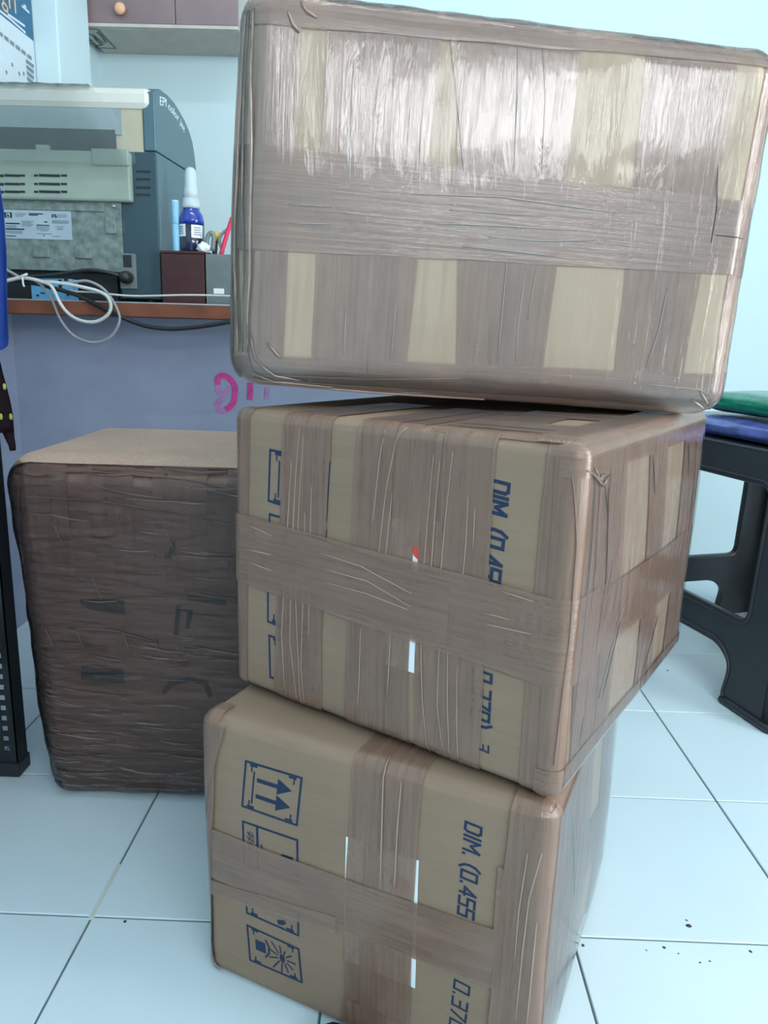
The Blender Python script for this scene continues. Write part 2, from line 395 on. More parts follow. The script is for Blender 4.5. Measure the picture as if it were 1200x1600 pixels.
# ------------------------------------------------------------------ desk against the back wall
DY = 1.86; DZ = at_y(180, 472, DY).z; DZ0 = at_y(180, 494, DY).z
LAV = tag(box('wall_under_desk', (WALL_XL, DY+.13, 0), (.34, DY+.17, DZ0), 'lavender'), kind='structure')
tag(box('wall_left_lower', (WALL_XL, -.4, 0), (WALL_XL+.006, DY+.13, DZ0), 'lavender'), kind='structure')
desk = thing('desk', (-.35, 2.28, DZ0), 'long dark desk top with a reddish wooden front edge, carrying the printer', 'desk')
box('desk_top', (WALL_XL, DY+.02, DZ0), (.36, WALL_Y1, DZ), 'desk_top', desk)
box('front_edge', (WALL_XL, DY, DZ0), (.36, DY+.02, DZ-.001), 'wood_edge', desk, .002)
tube('edge_bead', [(WALL_XL, DY+.001, DZ), (.36, DY+.001, DZ)], .0018, 'cable_w', desk, 6, smooth_pts=1)
# pink marker scrawl on the lavender wall
def scrawl(px, mat, w):
    pts = [at_y(x, y, DY+.1295) for x, y in px]
    return tube('marker_scrawl', pts, w, mat, LAV, 6, smooth_pts=4)
def scrawl_flat(px, mat, w, y=DY+.1298):
    P = [at_y(x, y_, y) for x, y_ in px]
    Q = []
    for i in range(len(P)-1):
        a, b, c, d = P[max(i-1, 0)], P[i], P[i+1], P[min(i+2, len(P)-1)]
        for k in range(5):
            t = k/5; Q.append(.5*((2*b)+(c-a)*t+(2*a-5*b+4*c-d)*t*t+(3*b-a-3*c+d)*t**3))
    Q.append(P[-1])
    verts, faces = [], []
    for i, q in enumerate(Q):
        t = (Q[min(i+1, len(Q)-1)]-Q[max(i-1, 0)]).normalized(); n = Vector((-t.z, 0, t.x))
        verts += [q+n*w, q-n*w]
    for i in range(len(Q)-1): faces.append((2*i, 2*i+1, 2*i+3, 2*i+2))
    return mesh_obj('marker_scrawl', verts, faces, mat, LAV)
scrawl_flat([(341, 601), (340, 592), (346, 587), (353, 588), (361, 594), (367, 604), (367, 616), (365, 628), (358, 637), (352, 640)], 'pink_ink', .0078, DY+.1290)
scrawl_flat([(340, 600), (340, 610), (347, 614), (355, 611), (359, 604)], 'pink_faded', .0066, DY+.1294)
scrawl_flat([(352, 624), (344, 626), (339, 633), (342, 641), (350, 642), (356, 637)], 'pink_faded', .0072, DY+.1292)
scrawl_flat([(391, 598), (391, 612), (390, 625)], 'pink_ink', .0075, DY+.1288)
scrawl_flat([(417, 606), (417, 616), (416, 624)], 'pink_faded', .0055, DY+.1288)
for px in ([(290, 548), (296, 556), (305, 566)], [(255, 546), (263, 545), (272, 540)]):
    scrawl_flat(px, 'cable_g', .0012)

# ------------------------------------------------------------------ wrapped cartons
class Carton:
    """rounded box with bulging sides; everything stuck on it follows the same surface. Local frame: x right along the
    front, y away from the camera, z up; origin at the centre of the base"""
    def __init__(self, name, label, cat, O, yaw, roll, w, d, h, r, bulge, namp, nfreq, mat, group=None, taper=0, dents=()):
        self.w, self.d, self.h, self.r, self.b, self.na, self.nf, self.taper = w, d, h, r, bulge, namp, nfreq, taper
        self.dents = dents
        Rm = Matrix.Rotation(yaw, 3, 'Z') @ Matrix.Rotation(roll, 3, 'Y')
        self.Rm, self.O = Rm, Vector(O)
        self.root = thing(name, self.O + Rm @ Vector((w/2, d/2, 0)), label, cat, group)
        self.root.rotation_euler = Rm.to_euler()
        self.layer = 0
        self.name_seed = sum(map(ord, label)) % 97
        self.body(mat)
    def surf(self, q, off=0.0, extra=0.0):
        w, d, h, r = self.w, self.d, self.h, self.r
        he = (w/2, d/2, h/2)
        p = (q[0]-w/2, q[1]-d/2, q[2]-h/2)
        inner = [max(-(a-r), min(a-r, c)) for a, c in zip(he, p)]
        n = Vector([c-i for c, i in zip(p, inner)])
        if n.length < 1e-7: n = Vector((0, -1, 0))
        n.normalize()
        f = [max(0, 1-(c/a)**2) for c, a in zip(p, he)]
        ax, ay, az = abs(n.x), abs(n.y), abs(n.z)
        bul = self.b*(ax*ax*f[1]*f[2] + ay*ay*f[0]*f[2] + .0*az)
        s = self.name_seed
        ns = noise.noise(Vector(p)*self.nf+Vector((s, s*.7, 0)))*self.na
        if abs(n.z) > .5: ns *= .1
        pos = Vector(inner)+n*(r+bul+ns+off+extra)
        if self.taper:
            k = 1+self.taper*(pos.z/h); pos.x *= k
        for (dx, dz, rad, amt) in self.dents:        # pushed-in spots on the front
            if n.y < -.5:
                e = math.exp(-(((pos.x+w/2-dx)/rad)**2+((h/2-pos.z-dz)/rad)**2)); pos.y += amt*e
        return Vector((pos.x, pos.y, pos.z+h/2))
    def grid(self, L):
        r = self.r; v = [r*t for t in (0, .12, .25, .4, .55, .7, .85, 1)]
        n = max(8, int((L-2*r)/.013)); mid = [r+(L-2*r)*k/n for k in range(1, n)]
        return v+mid+[L-x for x in v[::-1]]
    def body(self, mat):
        w, d, h = self.w, self.d, self.h
        gx, gy, gz = self.grid(w), self.grid(d), self.grid(h)
        bm = bmesh.new()
        def face(A, B, fn):
            V = [[bm.verts.new(self.surf(fn(a, b))) for b in B] for a in A]
            for i in range(len(A)-1):
                for j in range(len(B)-1): bm.faces.new((V[i][j], V[i+1][j], V[i+1][j+1], V[i][j+1]))
        face(gx, gz, lambda a, b: (a, 0, b)); face(gx, gz, lambda a, b: (a, d, b))
        face(gy, gz, lambda a, b: (0, a, b)); face(gy, gz, lambda a, b: (w, a, b))
        face(gx, gy, lambda a, b: (a, b, 0)); face(gx, gy, lambda a, b: (a, b, h))
        bmesh.ops.remove_doubles(bm, verts=bm.verts, dist=1e-5)
        self.body_o = bm_obj('carton_body', bm, mat, self.root, smooth=True)
    # --- unfolded faces: u to the right, s down from the top edge
    def q(self, face, u, s):
        w, d, h = self.w, self.d, self.h
        if face == 'front':
            y = 0.0; x, z = u, h-s
            if s < 0: y = -s; z = h
            elif s > h: y = s-h; z = 0
            if u < 0: x = 0; y = max(y, -u)
            elif u > w: x = w; y = max(y, u-w)
            return (x, y, z)
        if face == 'right':
            x = w; y, z = u, h-s
            if s < 0: x = w+s; z = h
            elif s > h: x = w-(s-h); z = 0
            if u < 0: y = 0; x = min(x, w+u)
            elif u > d: y = d; x = min(x, w-(u-d))
            return (x, y, z)
        if face == 'left':                                # u runs from the front edge towards the back
            x = 0.0; y, z = u, h-s
            return (x, y, z)
        if face == 'top':                                 # s measured from the front edge towards the back
            return (u, s, h)
    def uv(self, face, px, py):
        o = self.Rm.transposed() @ (EYE-self.O); dr = self.Rm.transposed() @ ray(px, py)
        if face == 'front': t = (0-o.y)/dr.y; P = o+dr*t; return (P.x, self.h-P.z)
        if face == 'right': t = (self.w-o.x)/dr.x; P = o+dr*t; return (P.y, self.h-P.z)
        if face == 'top': t = (self.h-o.z)/dr.z; P = o+dr*t; return (P.x, P.y)
    def dense(self, a, b, edges, step=.011):
        lo, hi = min(a, b), max(a, b)
        n = max(2, int((hi-lo)/step)); v = {round(lo+(hi-lo)*k/n, 5) for k in range(n+1)}
        for e in edges:
            for k in range(-8, 9):
                x = e+k*self.r/8*1.05
                if lo < x < hi: v.add(round(x, 5))
        v = sorted(v)
        return v if a <= b else v[::-1]
    def ribbon(self, face, E0, E1, along, name='tape', mat='tape', layer=None, ruffle=0.0, label=None, parent=None):
        """E0, E1: two opposite long edges ((u,s),(u,s)) in the unfolded face; along 's' or 'u'"""
        if layer is None: self.layer += 1; layer = self.layer
        k = 1 if along == 's' else 0
        a, b = min(E0[0][k], E1[0][k]), max(E0[1][k], E1[1][k])
        Lk = (self.h if k == 1 else (self.w if face == 'front' else self.d))
        Lo = (self.h if k == 0 else (self.w if face == 'front' else self.d))
        A = self.dense(a, b, (0, Lk))
        def pt(E, t):
            (u0, s0), (u1, s1) = E
            if k == 1: f = (t-s0)/(s1-s0); return u0+(u1-u0)*f
            f = (t-u0)/(u1-u0); return s0+(s1-s0)*f
        m0, m1 = pt(E0, (a+b)/2), pt(E1, (a+b)/2)
        C = self.dense(m0, m1, (0, Lo), .008)
        C = [(c-m0)/(m1-m0) for c in C]
        verts, uvs, faces = [], [], []
        sd = random.random()*50
        for t in A:
            e0, e1 = pt(E0, t), pt(E1, t)
            for c in C:
                # the edge of torn, stretched tape wanders a little
                wob = .0018*noise.noise(Vector((t*14, sd, 0)))
                o = e0+(e1-e0)*c+wob
                u, s = (o, t) if k == 1 else (t, o)
                ex = ruffle*(noise.noise(Vector((t*9, c*(m1-m0)*170, sd)))) if ruffle else 0
                verts.append(self.surf(self.q(face, u, s), .0007+.00045*layer, ex+abs(ruffle)*.5)); uvs.append((t+sd, o+sd*.3))
        n = len(C)
        for i in range(len(A)-1):
            for j in range(n-1): faces.append((i*n+j, i*n+j+1, (i+1)*n+j+1, (i+1)*n+j))
        f0 = faces[len(faces)//2]; A_, B_, C_ = verts[f0[0]], verts[f0[1]], verts[f0[2]]
        if (B_-A_).cross(C_-A_).dot((A_+C_)/2-Vector((0, 0, self.h/2))) < 0: faces = [f[::-1] for f in faces]
        o = mesh_obj(name, verts, faces, mat, parent or self.root, True, uvs)
        if label: o['label'] = label
        return o
    def vtape(self, face, tl, tr, bl, br, ext=(.20, .06), **kw):
        """tape running up the face; the four pixels are where its edges are seen near top and bottom"""
        tl, tr, bl, br = [self.uv(face, *p) for p in (tl, tr, bl, br)]
        def line(a, b):
            s0, s1 = -ext[0], self.h+ext[1]; f = lambda s: a[0]+(b[0]-a[0])*(s-a[1])/(b[1]-a[1])
            return ((f(s0), s0), (f(s1), s1))
        return self.ribbon(face, line(tl, bl), line(tr, br), 's', **kw)
    def htape(self, face, tl, bl, tr, br, ext=(.06, .06), span=None, **kw):
        tl, tr, bl, br = [self.uv(face, *p) for p in (tl, tr, bl, br)]
        L = self.w if face == 'front' else self.d
        def line(a, b):
            u0, u1 = -ext[0], L+ext[1]
            f = lambda u: a[1]+(b[1]-a[1])*(u-a[0])/(b[0]-a[0])
            return ((u0, f(u0)), (u1, f(u1)))
        return self.ribbon(face, line(tl, tr), line(bl, br), 'u', **kw)
    def patch(self, face, tl, tr, bl, br, name, mat, layer=0, label=None, along='s'):
        tl, tr, bl, br = [self.uv(face, *p) for p in (tl, tr, bl, br)]
        return self.ribbon(face, (tl, bl), (tr, br), 's', name=name, mat=mat, layer=layer, label=label) if along == 's' else self.ribbon(face, (tl, tr), (bl, br), 'u', name=name, mat=mat, layer=layer, label=label)
    # --- print
    def stroke_geo(self, face, pts, width, V, F, off):
        """flat stroke along unfolded (u,s) points, appended to lists"""
        P = []
        for a, b in zip(pts[:-1], pts[1:]):
            n = max(1, int(math.hypot(b[0]-a[0], b[1]-a[1])/.01))
            P += [(a[0]+(b[0]-a[0])*k/n, a[1]+(b[1]-a[1])*k/n) for k in range(n)]
        P.append(pts[-1])
        for (a, b) in zip(P[:-1], P[1:]):
            L = math.hypot(b[0]-a[0], b[1]-a[1]) or 1
            tx, ty = (b[0]-a[0])/L, (b[1]-a[1])/L; nx, ny = -ty*width/2, tx*width/2
            ex, ey = tx*width*.45, ty*width*.45
            i = len(V)
            for (x, y) in ((a[0]+nx-ex, a[1]+ny-ey), (a[0]-nx-ex, a[1]-ny-ey), (b[0]-nx+ex, b[1]-ny+ey), (b[0]+nx+ex, b[1]+ny+ey)):
                V.append(self.surf(self.q(face, x, y), off))
            F.append((i, i+1, i+2, i+3))
    def fill_geo(self, face, pts, V, F, off):
        i = len(V)
        for x, y in pts: V.append(self.surf(self.q(face, x, y), off))
        F.append(tuple(range(i, i+len(pts))))
    def crease(self, face, pxs, rad=.0009, layer=None, mat='crease', uvpts=None, name='tape_crease'):
        pts = uvpts or [self.uv(face, *p) for p in pxs]
        lay = self.layer if layer is None else layer
        Q = []
        for a, b in zip(pts[:-1], pts[1:]):
            n = max(2, int(math.hypot(b[0]-a[0], b[1]-a[1])/.012))
            Q += [(a[0]+(b[0]-a[0])*k/n, a[1]+(b[1]-a[1])*k/n) for k in range(n)]
        Q.append(pts[-1])
        P = [self.surf(self.q(face, *c), .0008+.00045*lay) for c in Q]
        return tube(name, P, lambda t: rad*(.35+.65*math.sin(math.pi*min(1, max(0, t*.96+.02)))**.5), mat, self.root, 6, local=True, smooth_pts=1)
    def shell(self, off, mat, name='stretch_film', ruf=0.0, fq=40, top=True):
        bm = bmesh.new(); bm.from_mesh(self.body_o.data); bm.normal_update()
        for v in bm.verts:
            v.co = v.co + v.normal*(off+ruf*noise.noise(v.co*fq))
        bmesh.ops.delete(bm, geom=[f for f in bm.faces if f.calc_center_median().z < .004], context='FACES')
        if not top: bmesh.ops.delete(bm, geom=[f for f in bm.faces if f.normal.z > .75], context='FACES')
        o = bm_obj(name, bm, mat, self.root, smooth=True)
        return o

GLY = {  # squared lettering, unit height, x advance to the right
 'D': (.62, [[(0, 0), (0, 1), (.5, 1), (.62, .85), (.62, .15), (.5, 0), (0, 0)]]),
 'I': (.14, [[(.07, 0), (.07, 1)]]),
 'M': (.72, [[(0, 0), (0, 1), (.36, .45), (.72, 1), (.72, 0)]]),
 '.': (.12, [[(.06, 0), (.06, .06)]]),
 '(': (.3, [[(.3, 1.15), (.08, .85), (.02, .5), (.08, .15), (.3, -.15)]]),
 ')': (.3, [[(0, 1.15), (.22, .85), (.28, .5), (.22, .15), (0, -.15)]]),
 '0': (.58, [[(0, 0), (0, 1), (.58, 1), (.58, 0), (0, 0)]]),
 '4': (.58, [[(.46, 0), (.46, 1), (0, .3), (.6, .3)]]),
 '5': (.56, [[(.56, 1), (0, 1), (0, .55), (.56, .55), (.56, 0), (0, 0)]]),
 '3': (.56, [[(0, 1), (.56, 1), (.56, 0), (0, 0)], [(.1, .52), (.56, .52)]]),
 '7': (.56, [[(0, 1), (.56, 1), (.2, 0)]]),
 'm': (.6, [[(0, 0), (0, .6), (.6, .6), (.6, 0)], [(.3, 0), (.3, .6)]]),
 '-': (.7, [[(0, .0), (.7, .0)]]),
 ' ': (.18, []),
}
def dim_text(C, face, p0, p1, cap, txt, name='printed_text', thick=.17, sup=None):
    """lettering read downwards (tops of letters to the right) between two baseline pixels"""
    a, b = C.uv(face, *p0), C.uv(face, *p1)
    gap = .24; slant = .10
    tot = sum(GLY[c][0]+gap for c in txt)-gap
    L = math.hypot(b[0]-a[0], b[1]-a[1]); dx, dy = (b[0]-a[0])/L, (b[1]-a[1])/L
    ux, uy = dy, -dx                                     # 'up' of the letters points to +u
    sc = L/tot; V, F = [], []; x = 0
    for c in txt:
        wd, st = GLY[c]
        for pl in st:
            pts = [(a[0]+dx*(x+px+slant*py)*sc+ux*py*cap, a[1]+dy*(x+px+slant*py)*sc+uy*py*cap) for px, py in pl]
            C.stroke_geo(face, pts, thick*cap, V, F, .00035)
        x += wd+gap
    return mesh_obj(name, V, F, 'ink', C.root)
def symbol(C, corners, kind, lines=.0028, clip=None):
    """blue handling mark; corners = pixels (top-left, top-right, bottom-right, bottom-left) on the front face"""
    c = [C.uv('front', *p) for p in corners]
    def m(x, y):                                         # 0..1 inside the frame, bilinear
        t = [c[0][i]*(1-x)*(1-y)+c[1][i]*x*(1-y)+c[2][i]*x*y+c[3][i]*(1-x)*y for i in (0, 1)]
        return tuple(t)
    V, F = [], []
    S = lambda pts, w=lines: C.stroke_geo('front', [m(*p) for p in pts], w, V, F, .00035)
    P = lambda pts: C.fill_geo('front', [m(*p) for p in pts], V, F, .00040)
    if kind != 'low': S([(0, 0), (1, 0)])
    S([(1, 0 if kind != 'low' else .45), (1, 1)]); S([(0, 0 if kind != 'low' else .45), (0, 1)])
    if kind != 'high': S([(1, 1), (0, 1)])
    def brackets(top=True, bottom=True):
        for sx in (0, 1):
            for sy in ((0,) if top else ())+((1,) if bottom else ()):
                f = lambda x, y: (x if sx == 0 else 1-x, y if sy == 0 else 1-y)
                S([f(.10, .05), f(.20, .05)], .0030); S([f(.12, .05), f(.12, .17)], .0020)
    if kind == 'arrows':
        brackets(); S([(.17, .18), (.17, .86)], .0022)
        for y in (.33, .68):
            S([(.26, y), (.62, y)], .0052); P([(.60, y-.17), (.86, y), (.60, y+.17)])
    if kind == 'high':
        S([(.27, 0), (.27, 1)], .0034)
        for k, y in enumerate((.22, .34, .48, .6)):
            S([(.08, y), (.17, y+.06)], .0014); S([(.10, y+.07), (.14, y-.04)], .0012); S([(.17, y-.02), (.2, y+.08)], .0012)
        S([(.35, .42), (.35, .85)], .0022)
        P([(.66, .70), (.68, .52), (.74, .46), (.92, .46), (.92, .70)])
    if kind == 'low':
        brackets(False, True); P([(.60, .84), (.74, .78), (.78, .84), (.70, .92), (.62, .94)])
    if kind == 'sun':
        brackets()
        P([(.14, .30), (.34, .30), (.34, .60), (.14, .60)]); S([(.36, .20), (.41, .35), (.40, .55), (.33, .70)], .0026)
        cx_, cy_ = .66, .52
        P([(cx_+.055*math.cos(t*.7854), cy_+.13*math.sin(t*.7854)) for t in range(8)])
        for k, (r0, r1) in enumerate(((.1, .25), (.1, .22), (.1, .22), (.1, .25), (.1, .3), (.1, .26), (.1, .24), (.1, .28), (.1, .2), (.1, .16), (.1, .22))):
            t = 2*math.pi*k/11
            S([(cx_+r0*math.cos(t), cy_+1.6*r0*math.sin(t)), (cx_+r1*math.cos(t), cy_+1.7*r1*math.sin(t))], .0020)
    return mesh_obj('printed_mark', V, F, 'ink', C.root)

# ---- bottom carton
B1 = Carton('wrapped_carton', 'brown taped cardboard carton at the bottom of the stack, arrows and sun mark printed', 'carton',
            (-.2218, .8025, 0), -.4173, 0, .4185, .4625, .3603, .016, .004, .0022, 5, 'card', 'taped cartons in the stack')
symbol(B1, ((386, 1188), (473, 1214), (467, 1286), (381, 1257)), 'arrows')
symbol(B1, ((382, 1281), (468, 1309), (469, 1372), (384, 1345)), 'high')
symbol(B1, ((384, 1360), (469, 1392), (468, 1459), (387, 1425)), 'low')
symbol(B1, ((387, 1445), (468, 1481), (472, 1534), (391, 1500)), 'sun')
dim_text(B1, 'front', (729, 1282), (717, 1424), .0165, 'DIM. (0.455', thick=.17)
dim_text(B1, 'front', (712, 1528), (702, 1612), .0165, '0.370)', thick=.15)
lab = B1.patch('front', (544, 1303), (657, 1341), (540, 1494), (650, 1541), 'paper_label', 'paper', 0, 'white paper label seen through tape')
V, F = [], []
c0 = B1.uv('front', 628, 1376)
B1.fill_geo('front', [(c0[0]+.0115*math.cos(k*.3927), c0[1]+.0115*math.sin(k*.3927)) for k in range(16)], V, F, .0010)
mesh_obj('red_seal', V, F, 'red_ink', B1.root)
# tape: up the front, then round the middle, then corners
B1.vtape('front', (552, 1165), (600, 1180), (537, 1560), (585, 1570), layer=1)
B1.vtape('front', (575, 1170), (662, 1200), (560, 1560), (641, 1590), layer=2)
B1.patch('front', (537, 1560), (640, 1600), (535, 1620), (640, 1660), 'tape', 'tape', 3)
B1.htape('front', (314, 1285), (316, 1362), (770, 1448), (764, 1538), ext=(.10, .10), layer=4)
B1.htape('front', (330, 1372), (330, 1395), (525, 1425), (525, 1452), ext=(.0, -.23), layer=5)
B1.vtape('front', (800, 1260), (866, 1275), (765, 1580), (850, 1590), ext=(.02, .0), layer=6)
B1.vtape('front', (838, 1268), (905, 1285), (792, 1590), (890, 1600), ext=(.0, .0), layer=7)
B1.vtape('front', (300, 1100), (341, 1140), (300, 1500), (327, 1510), ext=(.03, .0), layer=5)
B1.patch('front', (312, 1118), (354, 1133), (314, 1280), (322, 1270), 'tape', 'tape', 6)
B1.patch('front', (314, 1440), (322, 1455), (322, 1510), (346, 1524), 'tape', 'tape', 6)
for (a, b, c, d_, l) in (((874, 1262), (905, 1180), (852, 1560), (880, 1480), 3), ((900, 1200), (928, 1140), (878, 1480), (900, 1430), 4), ((940, 1150), (968, 1130), (915, 1400), (940, 1330), 3)):
    B1.vtape('right', a, b, c, d_, ext=(.02, .02), layer=l)
B1.htape('right', (866, 1375), (862, 1470), (950, 1215), (938, 1290), ext=(.05, .03), layer=5)
for px in ([(602, 1178), (601, 1300), (599, 1380)], [(630, 1220), (625, 1290), (621, 1385)], [(846, 1330), (828, 1400), (818, 1480), (806, 1600)], [(826, 1330), (812, 1420), (805, 1500)], [(838, 1440), (830, 1520), (822, 1600)]):
    B1.crease('front', px, .0008, 7)
B1.ribbon('right', ((.012, .012), (.012, B1.h-.008)), ((B1.d-.012, .012), (B1.d-.012, B1.h-.008)), 's', name='stretch_film', mat='film_flat', layer=8)
for px in ([(888, 1275), (888, 1395)], [(880, 1485), (868, 1590)], [(948, 1290), (935, 1350)]):
    B1.crease('right', px, .0008, 6, 'gap', name='tape_gap')

# ---- middle carton
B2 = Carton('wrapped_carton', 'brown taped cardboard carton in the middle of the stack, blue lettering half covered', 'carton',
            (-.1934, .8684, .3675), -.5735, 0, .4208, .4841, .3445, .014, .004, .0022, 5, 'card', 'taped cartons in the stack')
symbol(B2, ((423, 703), (516, 722), (512, 812), (421, 782)), 'arrows')
symbol(B2, ((423, 803), (512, 828), (508, 905), (421, 880)), 'high')
symbol(B2, ((421, 890), (505, 915), (502, 1002), (421, 970)), 'low')
symbol(B2, ((423, 992), (500, 1018), (501, 1084), (424, 1057)), 'sun')
dim_text(B2, 'front', (767, 749), (753, 914), .0195, 'DIM. (0.455', thick=.18)
dim_text(B2, 'front', (742, 1043), (737, 1128), .0195, '0.370)', thick=.15)
dim_text(B2, 'front', (748, 1132), (747, 1168), .012, '- 3', thick=.16)
B2.patch('front', (575, 800), (660, 822), (560, 1022), (650, 1048), 'paper_label', 'paper', 0, 'white paper label seen through tape')
V, F = [], []
c0 = B2.uv('front', 662, 857)
B2.fill_geo('front', [(c0[0]+.0115*math.cos(k*.3927), c0[1]+.0115*math.sin(k*.3927)) for k in range(16)], V, F, .0010)
mesh_obj('red_seal', V, F, 'red_ink', B2.root)
B2.patch('front', (660, 808), (692, 815), (652, 1050), (682, 1058), 'paper_label', 'card_pale', 0)
B2.vtape('front', (358, 640), (391, 645), (365, 1075), (388, 1090), ext=(.02, .02), layer=1)
B2.vtape('front', (443, 655), (482, 662), (430, 1100), (470, 1115), layer=1)
B2.vtape('front', (460, 655), (518, 670), (440, 1100), (502, 1125), layer=2)
B2.vtape('front', (568, 665), (656, 680), (537, 1140), (636, 1170), layer=1)
B2.patch('front', (645, 672), (694, 684), (636, 846), (680, 858), 'tape', 'tape', 2)
B2.vtape('front', (560, 668), (620, 672), (540, 1130), (600, 1160), layer=2)
B2.vtape('front', (662, 680), (740, 690), (648, 1170), (716, 1195), layer=1)
B2.vtape('front', (696, 682), (777, 695), (680, 1180), (750, 1210), layer=2)
B2.vtape('front', (857, 695), (905, 705), (812, 1230), (852, 1245), layer=2)
B2.vtape('front', (872, 698), (935, 700), (838, 1240), (892, 1245), ext=(.03, .01), layer=4)
B2.htape('front', (372, 800), (372, 905), (838, 925), (826, 1060), ext=(.08, .08), layer=5)
B2.htape('front', (420, 815), (420, 895), (700, 905), (700, 1010), ext=(-.04, -.12), layer=6)
for px in ([(470, 668), (464, 760), (459, 900), (457, 1000), (468, 1105)], [(476, 680), (470, 800), (466, 930), (473, 1110)], [(490, 760), (488, 900), (486, 1000)], [(458, 720), (450, 880), (444, 990), (449, 1085)], [(480, 800), (478, 930), (474, 1040), (479, 1112)],
           [(602, 672), (595, 720), (588, 800), (586, 815)], [(634, 662), (620, 690), (607, 760), (597, 860), (590, 880)], [(616, 770), (611, 830), (605, 885)], [(680, 710), (674, 790), (666, 900), (662, 1020), (663, 1090), (670, 1180)],
           [(710, 705), (700, 810), (693, 900), (691, 1000), (686, 1100), (695, 1185)], [(690, 720), (684, 800), (676, 930)], [(735, 775), (732, 850), (725, 930)], [(746, 790), (743, 860)], [(568, 980), (565, 1060), (561, 1110)], [(615, 990), (611, 1050), (608, 1085)],
           [(704, 1000), (702, 1100), (704, 1190)], [(718, 1040), (716, 1120), (717, 1200)]):
    B2.crease('front', px, .00055, 3)
for px in ([(505, 862), (570, 882), (650, 925)], [(505, 885), (580, 905), (648, 945)], [(505, 905), (580, 925), (645, 950)], [(390, 818), (430, 836)], [(388, 856), (428, 865)], [(388, 875), (430, 890)], [(785, 920), (812, 929), (838, 938)], [(757, 953), (800, 965)], [(757, 970), (832, 988)]):
    B2.crease('front', px, .00055, 7)
for (a, b, c, d_, l) in (((912, 735), (940, 720), (885, 1240), (905, 1210), 2), ((935, 722), (978, 705), (905, 1210), (945, 1150), 3), ((1013, 700), (1040, 690), (985, 1100), (1012, 1060), 2), ((1068, 680), (1106, 665), (1030, 1050), (1058, 1015), 3), ((950, 715), (972, 708), (922, 1190), (942, 1160), 4)):
    B2.vtape('right', a, b, c, d_, ext=(.15, .03), layer=l)
B2.htape('right', (912, 935), (905, 1040), (1080, 820), (1070, 900), ext=(.06, .03), layer=5)
B2.ribbon('right', ((-.02, -.045), (B2.d+.02, -.045)), ((-.02, .030), (B2.d+.02, .030)), 'u', layer=6)
B2.htape('right', (880, 1195), (872, 1265), (1060, 985), (1058, 1015), ext=(.02, .02), layer=6)
B2.patch('right', (1062, 825), (1086, 800), (1058, 880), (1080, 850), 'red_smudge', 'red_mark', 0)
for px in ([(1013, 710), (1013, 770)], [(1070, 690), (1069, 740)], [(938, 755), (941, 800)], [(1020, 960), (1000, 1040)], [(960, 970), (935, 1090)], [(905, 1120), (898, 1165)]):
    B2.crease('right', px, .0006, 6, 'gap', name='tape_gap')
B2.ribbon('right', ((.012, .012), (.012, B2.h-.008)), ((B2.d-.012, .012), (B2.d-.012, B2.h-.008)), 's', name='stretch_film', mat='film_flat', layer=8)
for px in ([(925, 740), (918, 850), (905, 1000), (885, 1180)], [(945, 760), (940, 900), (925, 1010)], [(905, 720), (902, 850), (890, 1000), (868, 1200)], [(985, 900), (960, 960), (930, 1090)], [(1085, 690), (1075, 800), (1062, 920)]):
    B2.crease('right', px, .0009, 5, 'tape')
for px in ([(915, 735), (925, 745), (935, 758), (945, 742)], [(922, 730), (930, 748), (938, 740)]):
    B2.crease('right', px, .0016, 6, 'tape')

# ---- top carton
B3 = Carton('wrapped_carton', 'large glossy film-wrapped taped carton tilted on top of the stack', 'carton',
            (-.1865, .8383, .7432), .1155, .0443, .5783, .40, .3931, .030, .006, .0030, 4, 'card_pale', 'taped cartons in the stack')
K = dict(mat='tape3')
B3.vtape('front', (398, 60), (462, 60), (386, 560), (443, 560), layer=1, **K)
B3.vtape('front', (424, 60), (470, 60), (400, 560), (441, 560), layer=2, **K)
B3.vtape('front', (510, 60), (585, 60), (487, 555), (565, 560), layer=1, **K)
B3.vtape('front', (560, 70), (630, 70), (545, 560), (610, 560), layer=2, **K)
B3.vtape('front', (600, 60), (688, 60), (580, 560), (636, 560), layer=3, **K)
B3.vtape('front', (714, 60), (800, 70), (712, 560), (790, 565), layer=1, **K)
B3.vtape('front', (770, 70), (850, 80), (762, 565), (820, 568), layer=2, **K)
B3.vtape('front', (830, 80), (905, 85), (790, 565), (848, 568), layer=3, **K)
B3.vtape('front', (1005, 100), (1090, 110), (958, 575), (1040, 580), layer=1, **K)
B3.vtape('front', (1060, 105), (1150, 115), (1010, 575), (1066, 580), layer=2, **K)
B3.vtape('front', (1195, 110), (1260, 110), (1110, 590), (1175, 600), layer=2, **K)
B3.htape('front', (400, 225), (400, 330), (1190, 318), (1180, 428), layer=4, **K)
B3.htape('front', (400, 280), (400, 390), (1190, 330), (1180, 432), layer=5, **K)
B3.htape('front', (395, 555), (390, 640), (1140, 585), (1130, 700), layer=5, **K)
B3.htape('front', (405, -30), (402, 36), (1210, 60), (1200, 108), layer=5, **K)
for px in ([(808, 60), (806, 160), (800, 275)], [(846, 80), (850, 150), (843, 275)], [(703, 60), (712, 140), (722, 270)], [(553, 100), (548, 210), (545, 300)], [(440, 115), (437, 200)], [(790, 400), (783, 480), (776, 562)], [(818, 420), (808, 500), (804, 565)], [(835, 420), (822, 500)], [(1040, 450), (1025, 520), (1006, 575)], [(1120, 260), (1115, 320), (1108, 390)], [(540, 480), (537, 555)], [(618, 470), (610, 560)]):
    B3.crease('front', px, .0007, 4, 'crease3')
